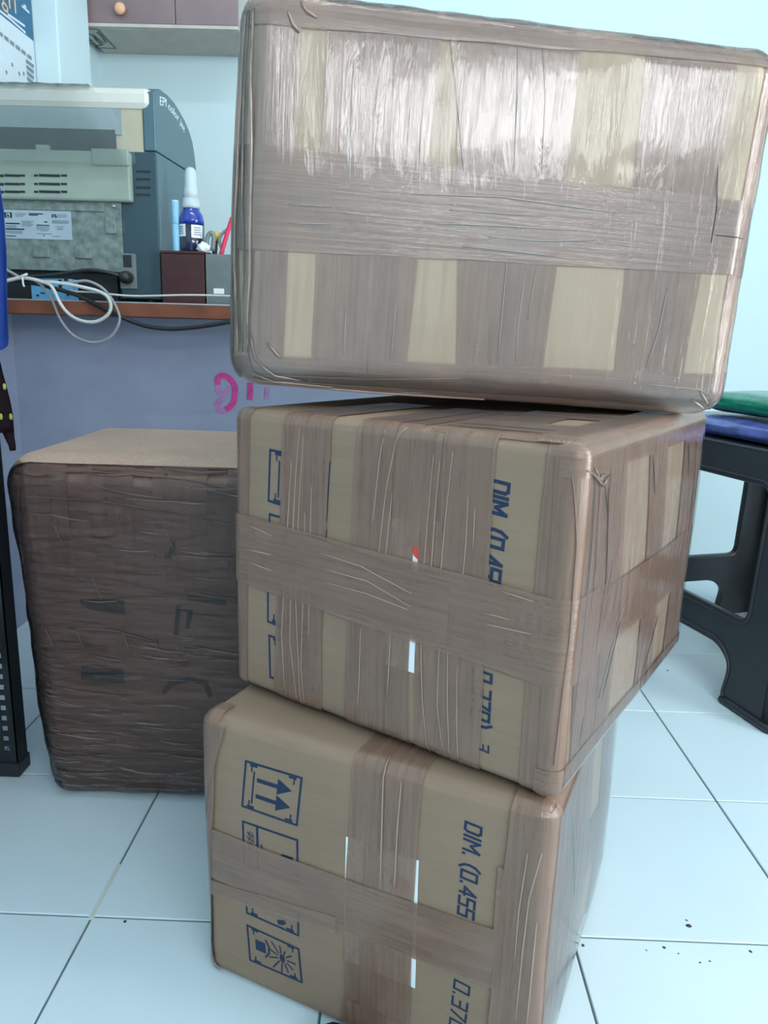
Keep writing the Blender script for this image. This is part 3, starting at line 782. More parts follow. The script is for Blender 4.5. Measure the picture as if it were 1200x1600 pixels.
for px in ([(720, 386), (790, 393), (864, 402)], [(660, 350), (780, 355), (900, 362)], [(760, 372), (840, 378), (925, 377)], [(450, 320), (520, 325)], [(450, 350), (520, 352)], [(640, 305), (780, 310), (960, 335)], [(700, 330), (850, 340)], [(420, 590), (560, 592), (720, 590)], [(430, 610), (700, 625), (1000, 640)], [(1010, 600), (1090, 608), (1110, 618)]):
    B3.crease('front', px, .0008, 6, 'crease3')
for px in ([(1118, 265), (1116, 330), (1108, 380)], [(1115, 368), (1165, 373)]):
    B3.crease('front', px, .0007, 6, 'gap', name='tape_gap')
# loose film gathered in long folds round the left edge
for k, u in enumerate((-.042, -.030, -.019, -.009, .003, .013)):
    pts = []
    for i in range(26):
        s = .02+(.38-.04)*i/25
        pts.append((u+.004*noise.noise(Vector((i*.23, k*3.1, 0)))+(.006*math.sin(i*.16+k)), s))
    B3.crease('front', None, .0017+.0008*(k % 2), 6, 'tape3', uvpts=pts, name='film_fold')
for k, (px) in enumerate(([(392, 520), (400, 560), (430, 590), (480, 605)], [(385, 540), (395, 585), (430, 612), (520, 625)], [(418, 535), (432, 552), (440, 560)], [(392, 600), (450, 625), (600, 642), (760, 650)], [(1090, 610), (1100, 622), (1112, 640)], [(1080, 622), (1098, 640), (1105, 652)], [(450, 20), (458, 40), (468, 52)], [(470, 0), (480, 20), (495, 30)])):
    B3.crease('front', px, .0018, 7, 'tape3', name='film_fold')
B3.shell(.0050, 'film', ruf=.0012)

# ---- dark parcel behind, against the desk wall
B4 = Carton('wrapped_parcel', 'dark brown tape-wrapped parcel standing on the floor left of the carton stack', 'parcel',
            (-.607, 1.150, 0), 0.01, 0, .505, .40, .595, .045, .008, .010, 4.2, 'maroon', None, taper=.14)
B4.body_o.data.materials[0] = plain('brown_wrap', (.21, .115, .092), .4, .4, var=.15, scale=20)
B4u = lambda face, u0, s0, u1, s1, along, **k: B4.ribbon(face, ((u0, s0), (u0 if along == 's' else u1, s1 if along == 's' else s0)), ((u1, s0) if along == 's' else (u0, s1), (u1, s1)), along, **k)
K = dict(mat='tape_dark', ruffle=.0016)
lay = 0
for (s0, s1, tilt) in ((.03, .10, .02), (.09, .15, -.01), (.14, .21, .015), (.20, .27, .0), (.26, .33, -.012), (.32, .38, .01), (.37, .44, .0), (.43, .49, .006), (.48, .55, -.004), (.53, .59, 0)):
    lay = lay % 4+1
    B4.ribbon('front', ((-.10, s0), (.60, s0+tilt)), ((-.10, s1), (.60, s1+tilt)), 'u', layer=lay, **K)
for (u0, u1) in ((.02, .09), (.12, .19), (.22, .30), (.33, .41), (.43, .49)):
    lay = lay % 3+4
    B4.ribbon('front', ((u0, -.30), (u0+.01, .20)), ((u1, -.30), (u1+.01, .20)), 's', layer=lay, **K)
V, F = [], []
def dark(px, w): B4.stroke_geo('front', [B4.uv('front', *p) for p in px], w, V, F, .0034)
for i, x in enumerate((250, 268, 286, 304)):
    dark([(x, 866), (x+8, 846), (x+12, 866)], .007)
dark([(278, 985), (282, 945), (300, 950), (296, 975)], .008); dark([(260, 1075), (270, 1062), (300, 1056), (325, 1062), (332, 1080)], .009)
dark([(140, 940), (190, 945)], .022); dark([(138, 1050), (150, 1052), (185, 1052)], .026); dark([(300, 930), (350, 938)], .010)
mesh_obj('printed_mark', V, F, plain('faint_dark_print', (.06, .045, .04), .5, .3), B4.root)
for (px, rad) in (([(60, 706), (140, 704), (250, 716), (360, 722)], .0035), ([(20, 735), (150, 735), (290, 750), (360, 765)], .0030), ([(10, 775), (150, 780), (260, 795), (357, 815)], .0028), ([(150, 728), (200, 735), (260, 743)], .004), ([(250, 722), (310, 735), (357, 730)], .004),
                  ([(262, 830), (270, 842)], .002), ([(110, 980), (180, 982), (250, 1000)], .003), ([(70, 1115), (130, 1128), (250, 1135)], .003), ([(90, 1000), (170, 1010)], .0025), ([(60, 1170), (160, 1178), (300, 1182)], .003), ([(70, 1238), (200, 1240), (300, 1245)], .004), ([(40, 760), (30, 830), (25, 900)], .003), ([(290, 915), (320, 918), (357, 930)], .0025)):
    B4.crease('front', px, rad, 4, 'tape_dark', name='film_fold')
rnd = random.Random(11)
for k_ in range(46):                                  # short glossy wrinkles in the loose film, highlight put into their pale colour
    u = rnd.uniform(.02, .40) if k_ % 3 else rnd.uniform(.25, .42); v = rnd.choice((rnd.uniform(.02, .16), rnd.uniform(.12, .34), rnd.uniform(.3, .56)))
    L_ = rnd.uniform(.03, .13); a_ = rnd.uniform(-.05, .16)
    B4.crease('front', None, rnd.uniform(.0009, .0017), 9, 'fold_highlight', uvpts=[(u, v), (u+L_*.5, v+L_*.5*a_+.002), (u+L_, v+L_*a_)], name='film_fold')
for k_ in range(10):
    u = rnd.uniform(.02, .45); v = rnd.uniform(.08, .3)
    B4.crease('front', None, .0008, 9, 'fold_highlight', uvpts=[(u, v), (u+.006, v+.02), (u+.012, v+.035)], name='film_fold')
B4.ribbon('top', ((.0, .004), (.505, .004)), ((.0, .392), (.505, .392)), 'u', name='lit_top_sheet', mat='top_card_lit', layer=13)  # pale sheet carrying the light on the parcel's top in its colour
B4.shell(.0075, 'film_dark', ruf=.004, fq=22, top=False)

# ------------------------------------------------------------------ printer on the desk
PY, PXR = 1.93, -.60                          # back face towards us, right side
prn = thing('laser_printer', (-.79, 2.10, DZ), 'slate and beige laser printer on the desk, its spotted metal rear towards us', 'printer')
PXL = WALL_XL+.012
prof = [at_x(x, y, PXR) for x, y in ((244, 146), (250, 139), (262, 148), (272, 159), (280, 172), (289, 188), (296, 205), (301, 222), (304, 240), (306.5, 262), (308, 285), (308, 300))]
poly = [(v.y, v.z) for v in prof]
seam_z = at_y(240, 236, PY).z
yb = poly[-1][0]
up = [(PY, seam_z), (PY, poly[0][1])] + poly[1:-2] + [(yb, at_x(290, 262, PXR).z)]
lowp = [(PY, DZ+.012), (PY, seam_z-.002)] + [(yb, at_x(290, 262, PXR).z-.003), (yb-.005, DZ+.012)]
OFF = prn.location
prism('side_cover_upper', up, 'x', PXR-.030, PXR, 'slate_l', prn, .003, OFF)
prism('side_cover_lower', lowp, 'x', PXR-.030, PXR, 'slate_l', prn, .002, OFF)
zt = at_y(150, 137, PY).z
top_poly = [(PY+.004, at_y(100, 238, PY).z), (PY+.004, zt-.016), (PY+.02, zt)] + [(a-.004, b-.006) for a, b in poly[2:-2]] + [(yb-.02, at_y(100, 238, PY).z)]
prism('top_cover', top_poly, 'x', PXL, PXR-.031, 'beige', prn, .004, OFF)
def rect(name, x0, y0, x1, y1, ya, yb_, mat, parent=prn, bev=0):
    a, b = at_y(x0, y1, PY), at_y(x1, y0, PY)
    a.z = max(a.z, DZ+.0015)
    return box(name, (a.x, ya, a.z), (b.x, yb_, b.z), mat, parent, bev, origin=OFF)
rect('top_lip', -60, 136, 236, 166, PY-.004, PY+.06, 'ivory', bev=.016)
rect('rear_recess', -60, 170, 188, 204, PY-.001, PY+.01, 'recess_panel')
rect('rear_opening', -60, 203, 180, 248, PY-.002, PY+.012, 'recess')
rect('guide_post', 60, 228, 80, 248, PY-.012, PY, 'beige_g', bev=.002)
tube('hinge_roller', [at_y(122, 243, PY-.012), at_y(156, 243, PY-.012)], .009, 'beige_g', prn, 10, smooth_pts=1)
# corner column with vents
cc_ = at_y(180, 236, PY); box('corner_column', (cc_.x, PY-.003, DZ+.012), (PXR-.0005, PY+.02, cc_.z-.001), 'slate', prn, .002, origin=OFF)
for y in (267, 279, 292, 303): rect('vent_slot', 213, y, 236, y+3, PY-.004, PY+.000, 'black')
tray = rect('rear_tray', -60, 240, 207, 311, PY-.022, PY, 'beige_g', bev=.006)
rect('rear_tray_lip', 150, 237, 206, 262, PY-.026, PY-.018, 'beige_g', bev=.003)
for y in (277.5, 290.5, 302.5):
    for x0_, x1_ in ((-20, 13), (15, 38), (39, 46), (60.5, 66), (68, 100), (102, 111)):
        rect('tray_slot', x0_, y-1.6, x1_, y+1.4, PY-.0235, PY-.020, 'black', tray)
plate = rect('metal_rear_plate', -60, 313, 190, 419, PY-.008, PY+.004, 'steel', bev=.001)
rect('plate_flange', -60, 321, 165, 326, PY-.012, PY-.006, 'steel', plate, bev=.001)
rect('plate_tab', 168, 340, 183, 366, PY-.012, PY-.006, 'steel', bev=.001)
rect('latch', 184, 342, 195, 366, PY-.006, PY+.002, 'slate', bev=.001)
for x, y in ((55, 385), (120, 387)):
    rect('pressed_louver', x, y, x+25, y+18, PY-.013, PY-.006, 'steel', plate, bev=.003)
s_ = at_y(178, 324, PY-.010); lathe('screw', [(.001, 0), (.006, 0), (.006, .004), (.003, .005)], 'screw', prn, 12, s_-OFF).rotation_euler = (0, 0, 0)
lb = rect('rating_label', 8, 331, 113, 373, PY-.0098, PY-.0084, 'shaded_label')
LBL = lambda x0, y0, x1, y1, m='ink_dark': rect('label_print', x0, y0, x1, y1, PY-.0102, PY-.0096, m, lb)
LBL(10.5, 333, 21.5, 341)
lo_ = rect('logo_disc', 13.2, 334, 18.8, 340.2, PY-.0105, PY-.0100, 'shaded_label', lb)
for x, y0_, y1_ in ((14.2, 334.8, 339.2), (15.6, 336.6, 339.2), (16.8, 336.6, 340)):
    rect('logo_stroke', x, y0_, x+.7, y1_, PY-.0108, PY-.0104, 'ink_dark', lb)
for i in range(3): LBL(27, 334.2+i*2.2, 45-i*3, 335.2+i*2.2, 'cal_grey')
for i in range(2): LBL(48, 334.6+i*2, 70-i*8, 335.7+i*2, 'ink_dark')
LBL(84, 336, 86, 341); LBL(87, 336, 91, 338); LBL(88, 339, 92, 341)
for i in range(3): LBL(93, 336+i*2, 107, 336.8+i*2, 'cal_grey')
LBL(12, 349.5, 34, 350.8); LBL(12, 353, 29, 356.5, 'cal_grey'); LBL(12, 358.2, 41, 359.5); LBL(12.5, 361.5, 38, 365.5, 'cal_grey'); LBL(13, 369, 28, 370)
for i in range(4): LBL(37, 346.5+i*2.3, 55-(i % 2)*3, 347.6+i*2.3, 'cal_grey')
for i in range(4): LBL(60, 352.5+i*2.2, 80, 353.4+i*2.2, 'ink_dark' if i == 0 else 'cal_grey')
LBL(72, 347, 77, 348.6); LBL(66, 361, 78, 362.2, 'cal_grey'); LBL(61, 365.5, 84, 366.8, 'cal_grey'); LBL(70, 368.4, 73, 369.6)
for i in range(3): LBL(84, 345.5+i*1.8, 110, 346.4+i*1.8, 'cal_grey')
LBL(89, 354.6, 104, 355.6, 'cal_grey'); LBL(92, 357.4, 101, 360, 'cal_grey'); LBL(85, 369.5, 97, 370.8, 'cal_grey')
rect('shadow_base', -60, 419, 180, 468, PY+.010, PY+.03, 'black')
rect('power_socket', 190, 397, 213, 451, PY-.007, PY+.002, 'grey_pl', bev=.001)
rect('socket_switch', 194, 399, 207, 418, PY-.008, PY-.004, 'black', bev=.001)
lathe('power_plug', [(.002, 0), (.015, .0), (.016, .010), (.014, .026), (.008, .034)], 'black', prn, 18).matrix_local = Matrix.Translation(at_y(200, 434, PY-.006)-OFF) @ Matrix.Rotation(R(90), 4, 'X')
for xx in (PXL+.04, PXR-.06):
    for yy in (PY+.05, yb-.06): box('rubber_foot', (xx-.015, yy-.015, DZ), (xx+.015, yy+.015, DZ+.014), 'black', prn, origin=OFF)
box('printer_body', (PXL, PY+.028, DZ+.012), (PXR-.031, yb-.03, seam_z), 'slate', prn, origin=OFF)
# lettering on the side cover
cu = bpy.data.curves.new('lettering', 'FONT'); cu.body = 'EPI color jet'; cu.size = .034; cu.extrude = .0003; cu.shear = .15
to = bpy.data.objects.new('tmp', cu); COL.objects.link(to)
bpy.context.view_layer.update()
me = bpy.data.meshes.new_from_object(to.evaluated_get(bpy.context.evaluated_depsgraph_get())); COL.objects.unlink(to); bpy.data.objects.remove(to)
wid = max(v.co.x for v in me.vertices)
arc = [at_x(x, y, PXR) for x, y in ((249, 164), (258, 166), (266, 174), (274, 184), (281, 194), (288, 208))]
for v in me.vertices:
    f = v.co.x/wid*(len(arc)-1); i = min(int(f), len(arc)-2); f -= i
    a, b = arc[i], arc[i+1]; t = (b-a).normalized(); n = Vector((0, -t.z, t.y))
    pnt = a.lerp(b, f)+n*v.co.y*.8
    v.co = Vector((PXR+.0006+v.co.z, pnt.y, pnt.z))-OFF
me.materials.clear(); me.materials.append(MAT['paper'])
lo2 = bpy.data.objects.new('printed_lettering', me); COL.objects.link(lo2); lo2.parent = prn

# clear dust sheet draped over the printer
nx, ny = 34, 26
verts, faces = [], []
zl = at_y(100, 139, PY).z
for i in range(nx+1):
    # lower hem slopes: higher near the middle fold, lower towards the right corner
    hem = at_y(214, 262, PY-.03).z + (.0 if i > 24 else .0)
    for j in range(ny+1):
        t = j/ny
        fold = .006*math.sin(i*.55+t*3)+.010*noise.noise(Vector((i*.16, t*2.4, 3.3)))
        L0 = .12; Ld = zl-hem
        s = t*(L0+Ld)
        if s < L0: y, z = PY-.012+(L0-s), zl+.003+abs(fold)*.4
        else:
            y, z = PY-.034-.5*abs(fold)-.012*math.sin((s-L0)/Ld*2.2), zl+.006-(s-L0)
        f_ = max(0, min(1, (s-L0)/Ld)); xe = at_y(140+74*min(1, f_*1.35)**.8, 200, PY-.02).x
        xx = PXL+.004+(xe-(PXL+.004))*i/nx
        # right hem slants outward as it falls
        x2 = xx+.004*noise.noise(Vector((t*9, i*.2, 1)))
        verts.append((x2, y, z))
for i in range(nx):
    for j in range(ny): a = i*(ny+1)+j; faces.append((a, a+1, a+ny+2, a+ny+1))
ds = mesh_obj('dust_sheet', verts, faces, 'dust_film', None, True)
tag(ds, 'clear crumpled plastic dust sheet draped over the printer', 'plastic sheet')

# things around the printer
def cable(name, px, rad, mat, label, y=DY-.012, ys=None):
    pts = [at_y(a, b, (ys[i] if ys else y)) for i, (a, b) in enumerate(px)]
    o = tube(name, pts, rad, mat, None, 8, smooth_pts=5)
    return tag(o, label, 'cable')
cable('network_cable', [(-20, 404), (6, 419), (20, 427), (33, 434), (45, 435), (60, 442), (73, 455), (82, 470), (90, 490), (98, 505), (110, 520), (125, 530), (143, 535), (160, 533), (175, 524), (184, 510), (187, 497), (183, 483), (175, 468), (163, 453), (150, 444), (135, 439), (120, 440), (108, 442), (98, 444)], .0033, 'cable_g', 'grey cable hanging in the longest loop below the desk edge', DY-.014)
cable('network_cable', [(-20, 445), (9, 439), (22, 436), (35, 434), (50, 436), (65, 440), (78, 445), (85, 455), (92, 470), (102, 485), (115, 496), (130, 502), (148, 503), (162, 497), (171, 488), (173, 475), (166, 462), (150, 454), (130, 449), (105, 444), (80, 441), (68, 441)], .0042, 'cable_w', 'white cable looped in the shorter loop over the desk edge', DY-.024)
cable('network_cable', [(60, 446), (115, 455), (150, 457), (185, 461), (220, 462.5), (300, 461), (372, 463)], .0024, 'cable_w', 'thin white cable lying straight along the desk front', DY-.004)
cable('power_cable', [(200, 434), (188, 431), (165, 425), (140, 422), (115, 425), (85, 430), (55, 432), (30, 434), (-20, 436)], .0048, 'black', 'black power lead plugged into the printer', PY-.03, [PY-.012, PY-.03]+[PY-.045]*7)
cable('power_cable', [(10, 436), (35, 440), (60, 444), (90, 452), (120, 461), (150, 475), (175, 488), (200, 500), (230, 510), (265, 514), (300, 512), (330, 508), (375, 501), (420, 498)], .0050, 'black', 'black cable sagging below the desk edge to the right', DY-.008)
tie = thing('cable_tie', at_y(37, 436, DY-.03), 'white twist tie knotted round the cables', 'tie')
tube('wrap', [at_y(34.5, 430, DY-.03), at_y(35.5, 437, DY-.032), at_y(36, 443, DY-.03), at_y(38, 448, DY-.03)], .0022, 'paper', tie, 6)
tube('knot', [at_y(33, 432, DY-.031), at_y(38, 430, DY-.033), at_y(43, 428, DY-.03)], .0028, 'paper', tie, 6)
ad = thing('network_switch', at_y(82, 466, DY+.035).lerp(at_y(82, 466, DY+.035), 1), 'small sky-blue device lying under the printer cables', 'device')
ad.location.z = DZ
a, b = at_y(50, 466, DY+.03), at_y(113, 436, DY+.03)
box('case', (a.x, DY+.028, DZ), (b.x, DY+.062, b.z), 'sky_blue', ad, .002)
c_, d_ = at_y(57, 460, DY+.028), at_y(61, 463, DY+.028)
box('port', (c_.x, DY+.0265, d_.z), (d_.x, DY+.029, c_.z), 'black', ad)
for x0_, x1_, y0_, y1_ in ((92, 96, 437, 453), (104, 108, 458, 462), (100, 106, 434.5, 439), (63, 70, 457, 458.5)):
    c_, d_ = at_y(x0_, y1_, DY+.027), at_y(x1_, y0_, DY+.027)
    box('port', (c_.x, DY+.0268, c_.z), (d_.x, DY+.029, d_.z), 'black', ad)
wb = thing('wooden_box', (at_y(286, 470, DY+.06).x, DY+.09, DZ), 'dark maroon wooden box on the desk beside the printer', 'box')
a, b = at_y(254, 470, DY+.05), at_y(319, 393, DY+.05)
bz = b.z
box('box_body', (a.x, DY+.05, DZ), (b.x, DY+.13, b.z-.006), 'maroon', wb, .002)
box('lid', (a.x-.001, DY+.048, b.z-.006), (b.x+.001, DY+.132, b.z), 'maroon', wb, .001)
bt = thing('spray_bottle', (at_y(300, 390, DY+.085).x, DY+.09, bz), 'cobalt blue spray bottle with a clear cap standing on the maroon box', 'bottle')
bs = 1.0
zz = lambda y: at_y(300, y, DY+.085).z-bz
rr = .0300
lathe('bottle_body', [(rr*.92, 0), (rr, .004), (rr, zz(352))], 'bottle_dark', bt, 28)
lathe('bottle_shoulder', [(rr, zz(352)), (rr, zz(345)), (rr*.93, zz(338)), (rr*.75, zz(331)), (rr*.62, zz(327)), (rr*.6, zz(324))], 'bottle_blue', bt, 28)
lathe('collar', [(rr*.70, zz(326)), (rr*.72, zz(322)), (rr*.70, zz(310))], 'clear', bt, 24)
lathe('clear_cap', [(rr*.60, zz(312)), (rr*.58, zz(298)), (rr*.50, zz(290)), (rr*.49, zz(273)), (rr*.42, zz(265)), (rr*.22, zz(261))], 'clear', bt, 24)
lathe('nozzle', [(rr*.28, zz(310)), (rr*.28, zz(280)), (rr*.34, zz(278)), (rr*.34, zz(266))], 'white_pl', bt, 16)
def curved_label(a0, a1, z0, z1):
    vs_, fs = [], []
    for i in range(9):
        t = a0+(a1-a0)*i/8
        for z in (z0, z1): vs_.append((rr*1.012*math.cos(t), rr*1.012*math.sin(t), z))
    for i in range(8): fs.append((2*i, 2*i+2, 2*i+3, 2*i+1))
    mesh_obj('label', vs_, fs, 'paper', bt, True)
    vs_, fs = [], []
    for k in range(4):
        z = z0+(z1-z0)*(.2+.18*k); n = len(vs_)
        for i in range(5):
            t = a0+(a1-a0)*(.2+.6*i/4)
            for zz_ in (z, z+.0028): vs_.append((rr*1.02*math.cos(t), rr*1.02*math.sin(t), zz_))
        for i in range(4): fs.append((n+2*i, n+2*i+2, n+2*i+3, n+2*i+1))
    mesh_obj('label_print', vs_, fs, 'cal_grey', bt)
curved_label(R(-170), R(-105), zz(371), zz(352)); curved_label(R(-78), R(-20), zz(373), zz(353))
tb = thing('slim_tube', (at_y(275, 392, DY+.07).x, DY+.075, bz), 'pale blue capped slim tube standing on the maroon box', 'tube')
zz2 = lambda y: at_y(275, y, DY+.075).z-bz
lathe('tube_body', [(.0088, 0), (.0090, .002), (.0090, zz2(350))], 'pale_blue', tb, 18)
lathe('tube_cap', [(.0088, zz2(350)), (.0094, zz2(349)), (.0094, zz2(316)), (.0080, zz2(314.5))], 'pale_blue', tb, 18)
lathe('cap_top', [(.0082, zz2(315)), (.0082, zz2(313.5))], 'white_pl', tb, 18)
# crumpled white scrap on the box
bm = bmesh.new(); bmesh.ops.create_icosphere(bm, subdivisions=3, radius=1)
for v in bm.verts:
    v.co *= 1+.35*noise.noise(v.co*2.1)
    v.co = Vector((v.co.x*.016, v.co.y*.014, max(v.co.z, -.8)*.013))
sc = bm_obj('paper_scrap', bm, 'paper', None, True, (at_y(317, 385, DY+.06).x, DY+.066, bz+.0105)); tag(sc, 'crumpled white paper scrap in front of the spray bottle', 'paper')
# grey cup with tools
gc = thing('tool_cup', (at_y(338, 470, DY+.06).x, DY+.085, DZ), 'grey plastic cup holding tools at the right of the maroon box', 'cup')
a, b = at_y(321, 470, DY+.05), at_y(368, 398, DY+.05)
cz = b.z
bm = bmesh.new()
for p0, p1 in (((a.x, DY+.05, DZ), (b.x, DY+.12, DZ+.004)), ((a.x, DY+.05, DZ), (b.x, DY+.053, cz)), ((a.x, DY+.117, DZ), (b.x, DY+.12, cz)), ((a.x, DY+.05, DZ), (a.x+.003, DY+.12, cz)), ((b.x-.003, DY+.05, DZ), (b.x, DY+.12, cz))):
    add_box(bm, Vector(p0)-gc.location, Vector(p1)-gc.location)
bm_obj('cup_body', bm, 'grey_pl', gc)
c_, d_ = at_y(334, 459, DY+.049), at_y(350, 451, DY+.049)
box('sticker', (c_.x, DY+.0485, c_.z), (d_.x, DY+.0502, d_.z), 'paper', gc)
sc_ = thing('scissors', (at_y(352, 420, DY+.08).x, DY+.085, DZ+.004), 'pink-handled scissors standing in the grey cup', 'scissors')
tube('handle', [at_y(340, 415, DY+.08), at_y(347, 392, DY+.08), at_y(355, 365, DY+.08), at_y(363, 340, DY+.08)], .0055, 'pink_pl', sc_, 8)
tube('finger_loop', [at_y(349, 395, DY+.09), at_y(343, 375, DY+.09), at_y(350, 362, DY+.09), at_y(362, 358, DY+.09), at_y(366, 372, DY+.09)], .0040, 'cable_g', sc_, 8)
tube('blade', [at_y(338, 415, DY+.08), Vector((at_y(345, 460, DY+.08).x, DY+.08, DZ+.006))], .0035, 'screw', sc_, 6, smooth_pts=1)
mk = thing('marker_pen', (at_y(337, 420, DY+.1).x, DY+.1, DZ+.004), 'yellow and black marker pen standing in the grey cup', 'pen')
tube('pen_body', [Vector((at_y(330, 460, DY+.1).x, DY+.1, DZ+.010)), at_y(337, 375, DY+.1)], .0062, 'black', mk, 10, smooth_pts=1)
tube('pen_cap', [at_y(337, 376, DY+.1), at_y(340, 362, DY+.1)], .0068, 'yellow_pl', mk, 10, smooth_pts=1)
rl = thing('tape_roll', (at_y(328, 400, DY+.075).x, DY+.075, DZ+.004), 'small grey-and-black tool leaning out of the grey cup', 'tool')
tube('tool_shaft', [Vector((at_y(330, 460, DY+.075).x, DY+.068, DZ+.010)), at_y(327, 395, DY+.068)], .0045, 'black', rl, 8, smooth_pts=1)
tube('tool_head', [at_y(323, 392, DY+.068), at_y(324, 372, DY+.068), at_y(329, 364, DY+.068), at_y(334, 370, DY+.068), at_y(332, 392, DY+.068)], .0055, 'grey_pl', rl, 8)

# ------------------------------------------------------------------ wall cabinet at upper left
CF, CZ = 2.475, at_z(280, 86, 1.6).z
CZ = 1.672
cab = thing('wall_cabinet', (-.75, WALL_Y1, CZ), 'purple-brown wooden wall cabinet with an orange round knob, upper left', 'cabinet')
cxl, cxr = -.995, at_y(372, 42, CF).x
box('cabinet_body', (cxl, CF+.018, CZ), (cxr, WALL_Y1-.001, CZ+.5), 'cab_base', cab, .002)
for a, b in ((-.698, cxr), (cxl, -.70)):
    door_o = box('door', (a, CF, CZ+.010), (b, CF+.018, CZ+.5), 'cab_front', cab, .002)
box('bottom_edge_strip', (cxl, CF+.002, CZ+.001), (cxr, CF+.02, CZ+.010), 'cab_base', cab)
k = at_y(188, 14, CF-.012)
lathe('knob', [(.006, 0), (.006, .008), (.015, .012), (.017, .018), (.012, .024), (.004, .026)], 'knob', door_o, 20).matrix_local = Matrix.Translation(Vector((k.x, CF, k.z))-cab.location) @ Matrix.Rotation(R(90), 4, 'X')
# stencil on the underside
V, F = [], []
def under(px, w):
    P = [at_z(x, y, CZ-.0006) for x, y in px]
    for a, b in zip(P[:-1], P[1:]):
        t = (b-a).normalized(); n = Vector((-t.y, t.x, 0))*w; i = len(V)
        for q in (a+n, a-n, b-n, b+n): V.append(q-cab.location)
        F.append((i, i+1, i+2, i+3))
under([(126, 45), (153, 46), (181, 76), (154, 75)], .003); under([(132, 52), (146, 55), (152, 64), (160, 70), (150, 72), (141, 64)], .005); under([(152, 50), (160, 58), (166, 66)], .004); under([(148, 58), (164, 68)], .003)
mesh_obj('stencil_mark', V, F, plain('green_stencil', (.12, .17, .16), .7, .2), cab)

# ------------------------------------------------------------------ calendar on the left wall
XW = WALL_XL+.004
calY0, calY1 = at_x(-60, 60, XW).y, at_x(52, 60, XW).y
zb = at_x(52, 64, XW).z
cal = thing('wall_calendar', (WALL_XL, (calY0+calY1)/2, 1.2), 'blue-topped paper wall calendar hanging on the left wall', 'calendar')
box('month_sheet', (WALL_XL, calY0, 1.22), (XW, calY1, zb), 'cal_paper', cal)
box('header_panel', (WALL_XL, calY0, zb), (XW+.0006, calY1, zb+.30), 'cal_blue', cal)
V, F = [], []
def onw(px, w, V, F):
    P = [at_x(x, y, XW+.0012) for x, y in px]
    for a, b in zip(P[:-1], P[1:]):
        t = (b-a).normalized(); n = Vector((0, -t.z, t.y))*w; i = len(V)
        for q in (a+n, a-n, b-n, b+n): V.append(q-cal.location)
        F.append((i, i+1, i+2, i+3))
for k in range(6):
    f = k/6; x = f*54-2; y = 50+x*.80
    onw([(x, y+2), (x+6.5, y+7)], .0045, V, F)
for k in range(5): onw([(41+k*.6, 95+k*9), (53, 104+k*9)], .0045, V, F)
for x, y in ((19, 98), (10, 110), (30, 112), (37, 112)): onw([(x, y), (x+1, y+6)], .0035, V, F)
mesh_obj('calendar_print', V, F, 'cal_grey', cal)['kind'] = 'stuff'
V, F = [], []
for px in ([(0, 17), (14, 28), (40, 51)], [(12, 22), (39, 41)], [(34, 9), (46, 20)], [(37, 8), (41, 11)]): onw(px, .003, V, F)
mesh_obj('header_print', V, F, 'cal_paper', cal)
cu = bpy.data.curves.new('lettering', 'FONT'); cu.body = 'Angri'; cu.size = .075; cu.extrude = .0002
to = bpy.data.objects.new('tmp', cu); COL.objects.link(to); bpy.context.view_layer.update()
me = bpy.data.meshes.new_from_object(to.evaluated_get(bpy.context.evaluated_depsgraph_get())); COL.objects.unlink(to); bpy.data.objects.remove(to)
p_ = at_x(25, 22, XW); wd = max(v.co.x for v in me.vertices)
for v in me.vertices: v.co = Vector((XW+.0012+v.co.z, p_.y-wd+v.co.x, p_.z+v.co.y))-cal.location
me.materials.clear(); me.materials.append(MAT['cream_ink'])
ho = bpy.data.objects.new('header_lettering', me); COL.objects.link(ho); ho.parent = cal

# ------------------------------------------------------------------ metal rack at the left edge
rk = thing('metal_rack', (-.85, 1.05, 0), 'black slotted-angle metal rack standing at the left edge beside the dark parcel', 'rack')
def post(x, y, sx, sy, h=1.15):
    """slotted angle: two flanges meeting at the corner (x, y); slots pierce the flange that faces us"""
    bm = bmesh.new(); o = rk.location
    wfl = .036
    def bxw(a, b): add_box(bm, Vector(a)-o, Vector(b)-o)
    xa, xb = (x, x+sx*wfl) if sx > 0 else (x-wfl, x)
    bxw((xa, y, .0), (xa+.013, y+.002, h)); bxw((xb-.013, y, .0), (xb, y+.002, h))
    n = int(h/.020)
    for k in range(n): bxw((xa+.013, y, k*.020), (xb-.013, y+.002, k*.020+.0105))
    ya, yb2 = (y, y+sy*wfl) if sy > 0 else (y-wfl, y)
    xc = x-.002 if sx < 0 else x
    bxw((xc, ya, 0), (xc+.002, yb2, h))
    bm_obj('post', bm, 'rack', rk)
    bm = bmesh.new(); add_box(bm, Vector((xa-.006, min(ya, yb2)-.004, 0))-o, Vector((xb+.003, max(ya, yb2)+.004, .028))-o, .003)
    bm_obj('post_foot', bm, 'black', rk)
post(-.668, 1.205, -1, 1); post(-.660, .880, -1, 1); post(-1.010, 1.205, 1, 1); post(-1.010, .880, 1, 1)
for z in (.20, .62, 1.10):
    box('shelf', (-1.008, .884, z), (-.700, 1.203, z+.018), 'rack', rk, .002)
wbag = None
bm = bmesh.new(); bmesh.ops.create_icosphere(bm, subdivisions=4, radius=1)
for v in bm.verts:
    c = v.co.copy(); k_ = 1+.25*noise.noise(c*2.3)+.12*noise.noise(c*6)
    v.co = Vector((c.x*.10*k_, c.y*.10*k_, max(c.z*.07*k_, -.045)))
o = bm_obj('plastic_bag', bm, 'white_bag', None, True, (-.790, 1.10, .218+.0455)); tag(o, 'white plastic bag lying on the rack shelf', 'bag')
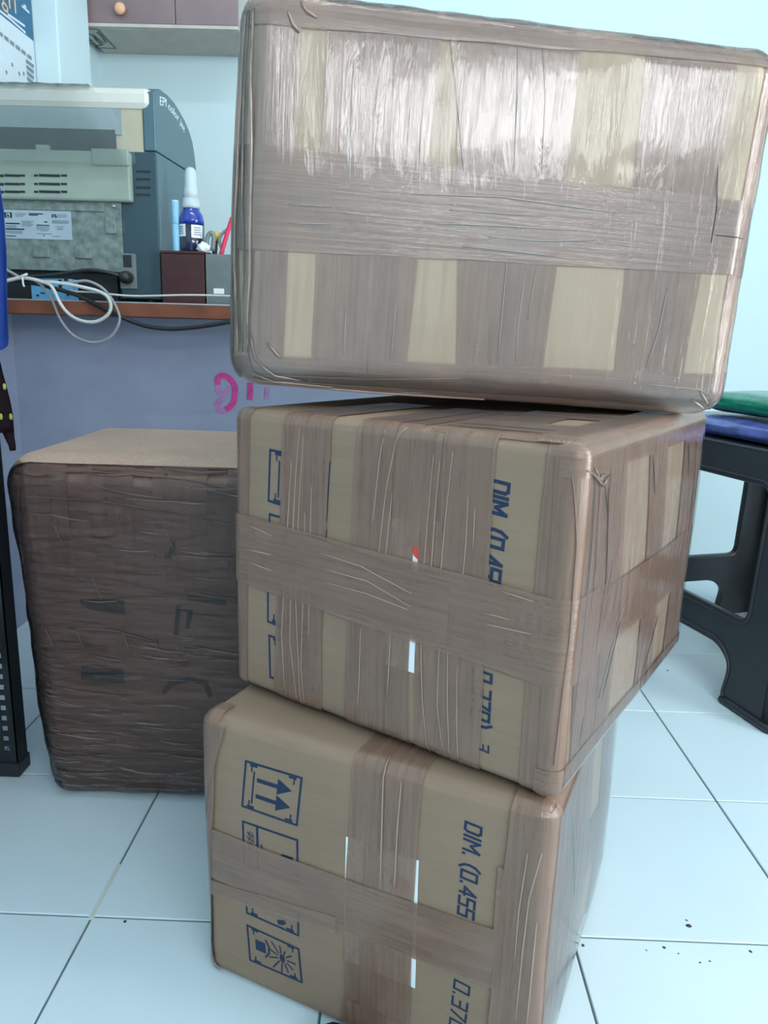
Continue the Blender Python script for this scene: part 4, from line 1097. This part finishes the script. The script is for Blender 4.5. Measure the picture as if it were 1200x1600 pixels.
# blue sheet hanging from the rack and a patterned strap below it
def sheet(name, outline, y0, th, mat, label, cat, wav=.006):
    """hanging cloth: left/right pixel edge per row, real thickness"""
    verts, faces, n = [], [], 9
    rows = len(outline)
    for side in (0, 1):
        for (yy, xl, xr) in outline:
            for i in range(n):
                f = i/(n-1); p = at_y(xl+(xr-xl)*f, yy, y0)
                dy = wav*math.sin(f*7+yy*.02)+(th*math.sin(math.pi*(.06+.88*f)) if side else -th*math.sin(math.pi*(.06+.88*f)))
                verts.append((p.x, p.y+dy, p.z))
    N = rows*n
    for r_ in range(rows-1):
        for i in range(n-1):
            a = r_*n+i; faces.append((a, a+1, a+n+1, a+n)); faces.append((N+a, N+a+n, N+a+n+1, N+a+1))
    for r_ in range(rows-1):
        for i in (0, n-1): a = r_*n+i; faces.append((a, a+n, N+a+n, N+a))
    for i in range(n-1):
        for r_ in (0, rows-1): a = r_*n+i; faces.append((a, a+1, N+a+1, N+a))
    o = mesh_obj(name, verts, faces, mat, None, True); return tag(o, label, cat)
b_out = [(200, -110, -6), (280, -112, -2), (330, -112, 3), (400, -110, 8), (460, -108, 12), (510, -106, 15), (530, -104, 16), (540, -100, 14.5), (545, -94, 9), (548, -80, 0), (549, -60, -20)]
sheet('plastic_sheet', b_out, 1.19, .006, 'blue_bag', 'cobalt blue plastic sheet hanging at the left edge below the printer', 'plastic sheet')
st = thing('patterned_strap', at_y(-10, 560, 1.185), 'dark maroon hanging strap with yellow-green dots above the dark parcel', 'strap')
s1 = sheet('strap_band', [(556, -36, -1), (566, -36, 1), (585, -36, 5), (600, -35, 9), (625, -34, 15), (648, -33, 19), (662, -33, 20), (676, -33, 21)], 1.185, .004, 'maroon_cloth', None, None, .002)
for xl, xr, xl2, xr2 in ((5, 21, 15, 24), (-33, -6, -34, -20)):
    t_ = sheet('strap_tail', [(674, xl-2, xr), (684, xl+2, xr+1), (696, xl2-2, xr2), (704, xl2, xr2)], 1.185, .004, 'maroon_cloth', None, None, .001)
    t_.name = 'strap_tail'; t_.parent = st; t_.matrix_parent_inverse = Matrix.Translation(-st.location)
s1.parent = st; s1.matrix_parent_inverse = Matrix.Translation(-st.location)
for x, y, h_ in ((7, 604, 5), (-3, 604, 5), (17, 651, 5), (1.5, 651, 5), (-13, 651, 5), (-13, 604, 5)):
    c_ = at_y(x, y, 1.1795)
    bm = bmesh.new(); bmesh.ops.create_uvsphere(bm, u_segments=10, v_segments=6, radius=1)
    for v in bm.verts: v.co = Vector((v.co.x*.0027, v.co.y*.0018, v.co.z*.0052))+c_-st.location
    bm_obj('dot', bm, 'lime', st, True)

# ------------------------------------------------------------------ stool on the right with packs on it
SY = R(17.5)
near = at_z(1203, 1146, 0)
HX, HY = .272, .325                            # half width along its front, half length along its left side
sc0 = near + Matrix.Rotation(SY, 3, 'Z') @ Vector((HX, HY, 0))
SH = .578
INS = .075                                     # how far the legs splay
stl = thing('plastic_stool', sc0, 'charcoal plastic stool with open sides at the right edge', 'stool', rot=(0, 0, SY))
def fillet(poly, r, n=6):
    out = []
    m = len(poly)
    for i in range(m):
        p0, p1, p2 = Vector(poly[i-1]), Vector(poly[i]), Vector(poly[(i+1) % m])
        a = (p0-p1); b = (p2-p1); rr_ = min(r, a.length*.45, b.length*.45) if not isinstance(r, (list, tuple)) else min(r[i], a.length*.48, b.length*.48)
        if rr_ <= 1e-5: out.append(tuple(p1)); continue
        pa, pb = p1+a.normalized()*rr_, p1+b.normalized()*rr_
        for k in range(n+1):
            t = k/n; out.append(tuple(pa*(1-t)**2+p1*2*t*(1-t)+pb*t*t))
    return out
LEG = .135
def plate2d(out, hl, th, bev):
    cu = bpy.data.curves.new('p', 'CURVE'); cu.dimensions = '2D'; cu.fill_mode = 'BOTH'; cu.extrude = th; cu.bevel_depth = bev; cu.bevel_resolution = 2
    for pl in (out, hl):
        sp = cu.splines.new('POLY'); sp.points.add(len(pl)-1); sp.use_cyclic_u = True
        for i, (x, y) in enumerate(pl): sp.points[i].co = (x, y, 0, 1)
    to = bpy.data.objects.new('tmp', cu); COL.objects.link(to); bpy.context.view_layer.update()
    me = bpy.data.meshes.new_from_object(to.evaluated_get(bpy.context.evaluated_depsgraph_get()))
    COL.objects.unlink(to); bpy.data.objects.remove(to)
    me.materials.clear(); me.materials.append(MAT['stool'])
    return me
tilt = math.atan(INS/SH)
def bead(name, loop, z_off):
    """raised bead that runs round an opening"""
    return [Vector((x, y, z_off)) for x, y in loop]+[Vector((loop[0][0], loop[0][1], z_off))]
for k, hw, dist in ((0, HX, HY), (1, HY, HX), (2, HX, HY), (3, HY, HX)):
    wz = lambda z: hw-INS*z/SH
    outer = [(-wz(0)-.003, 0), (-wz(0)+LEG+.014, 0), (-wz(.07)+LEG, .085), (-wz(.12)+LEG+.045, .125), (wz(.12)-LEG-.045, .125), (wz(.07)-LEG, .085), (wz(0)-LEG-.014, 0), (wz(0)+.003, 0), (wz(SH), SH), (-wz(SH), SH)]
    hole = [(-wz(.2)+.104, .197), (wz(.2)-.104, .197), (wz(.5)-.094, .505), (-wz(.5)+.094, .505)]
    fo, fh = fillet(outer, [.002, .02, .05, .06, .06, .05, .02, .002, .01, .01]), fillet(hole, .030)
    pm = plate2d(fo, fh, .006, .004)
    o = bpy.data.objects.new('side_panel', pm); COL.objects.link(o); o.parent = stl
    o.matrix_local = Matrix.Rotation(k*math.pi/2, 4, 'Z') @ Matrix.Translation((0, -dist+.006, 0)) @ Matrix.Rotation(R(90)-tilt, 4, 'X')
    hb = [(x*1.03, .351+(y-.351)*1.045) for x, y in fh]
    tube('bead', bead('b', hb, .0105), .0035, 'stool', o, 6, local=True, smooth_pts=1)
    arch = [p for p in fo if abs(p[0]) < hw-LEG+.02 and p[1] < .2]
    tube('bead', [Vector((x*1.0, y+.009, .0105)) for x, y in arch], .0040, 'stool', o, 6, local=True, smooth_pts=1)
for sx in (-1, 1):
    for sy in (-1, 1):
        P0, P1 = Vector((sx*(HX-.012), sy*(HY-.012), 0.002)), Vector((sx*(HX-INS-.008), sy*(HY-INS-.008), SH-.004))
        tube('leg', [P0, P1], lambda t: .021-.006*t, 'stool', stl, 12, local=True, smooth_pts=1)
        tube('foot_rim', [Vector((sx*(HX-LEG-.012), sy*(HY+.003), .009)), Vector((sx*(HX-.03), sy*(HY+.006), .009)), Vector((sx*(HX+.002), sy*(HY+.002), .009)), Vector((sx*(HX+.006), sy*(HY-.03), .009)), Vector((sx*(HX+.003), sy*(HY-LEG-.012), .009))], .009, 'stool', stl, 8, local=True)
bm = bmesh.new(); add_box(bm, (-HX+INS-.006, -HY+INS-.006, SH-.012), (HX-INS+.006, HY-INS+.006, SH), .006, 3); bm_obj('seat', bm, 'stool', stl)
bm = bmesh.new(); add_box(bm, (-.09, -.15, SH), (.09, .15, SH+.002), .001, 1); bm_obj('seat_pad', bm, 'stool', stl)
def pack(name, cx_, cy_, z0, sx, sy, sz, mat, label, cat, sd, rz=SY):
    bm = bmesh.new(); bmesh.ops.create_cube(bm, size=2); bmesh.ops.subdivide_edges(bm, edges=bm.edges, cuts=14, use_grid_fill=True)
    for v in bm.verts:
        c = v.co
        L = (abs(c.x)**5+abs(c.y)**5+abs(c.z)**2.6)**(1/4.2)
        c = c/max(L, .3)
        n_ = noise.noise(Vector((c.x*2.2+sd, c.y*2.2, c.z*3)))*.16
        wr = noise.noise(Vector((c.x*3+sd, c.y*3, c.z*14)))*.035
        z = c.z*(1+n_*.8)
        v.co = Vector((c.x*sx*(1+wr), c.y*sy*(1+wr), max(z, -.92)*sz))
    mz = min(v.co.z for v in bm.verts)
    for v in bm.verts: v.co.z -= mz
    o = bm_obj(name, bm, mat, None, True, (cx_, cy_, z0)); o.rotation_euler = (0, 0, rz)
    return tag(o, label, cat)
bp_ = pack('plastic_pack', sc0.x, sc0.y, SH+.002, .185, .275, .026, 'indigo_pack', 'folded indigo plastic pack lying on the charcoal stool', 'pack', 3)
pack('plastic_pack', sc0.x+.02, sc0.y-.01, SH+.002+.056, .165, .24, .028, 'green_pack', 'green plastic pack on top of the indigo pack on the stool', 'pack', 9)

# ------------------------------------------------------------------ shoe tip and floor dirt
sh = thing('rubber_shoe', (-.045, .60, 0), 'black rubber shoe whose toe touches the front of the bottom carton', 'shoe', rot=(0, 0, R(4)))
def shoe_part(name, z0, z1, grow, taper_, mat):
    bm = bmesh.new(); rings = []
    n = 28
    for k in range(6):
        t = k/5; z = z0+(z1-z0)*t; g = grow-taper_*t*t
        ring = []
        for i in range(n):
            a = 2*math.pi*i/n
            y = math.cos(a); x = math.sin(a)
            wdt = .040+.006*y
            ring.append(bm.verts.new(((x*wdt)*g, (y*.122-.008)*(g if y > 0 else 1), z+(.0 if t < .5 else -.020*max(0, y)*t))))
        rings.append(ring)
    for k in range(5):
        for i in range(n): bm.faces.new((rings[k][i], rings[k][(i+1) % n], rings[k+1][(i+1) % n], rings[k+1][i]))
    bm.faces.new(rings[0]); bm.faces.new(rings[-1])
    return bm_obj(name, bm, mat, sh, True)
shoe_part('sole', 0, .016, 1.0, .02, 'shoe'); shoe_part('upper', .016, .062, .95, .38, 'shoe')
V, F = [], []
for x, y, s_ in ((1076, 1447, 5), (1073, 1438, 2), (911, 1477, 3), (1038, 1481, 3), (1094, 1504, 2), (1109, 1502, 2), (1173, 1487, 3), (1043, 1048, 4), (195, 1440, 3), (1010, 1485, 1.5), (1060, 1490, 1.5)):
    c_ = at_z(x, y, 0); r_ = s_*.00085; i = len(V)
    for k in range(7):
        a = 2*math.pi*k/7; V.append((c_.x+r_*math.cos(a)*random.uniform(.7, 1.2), c_.y+r_*math.sin(a)*random.uniform(.7, 1.2), .0002))
    V.append((c_.x, c_.y, r_*.5+.0004))
    for k in range(7): F.append((i+k, i+(k+1) % 7, i+7))
tag(mesh_obj('floor_grit', V, F, 'dirt'), 'dark specks of grit scattered on the floor tiles', 'grit', kind='stuff')
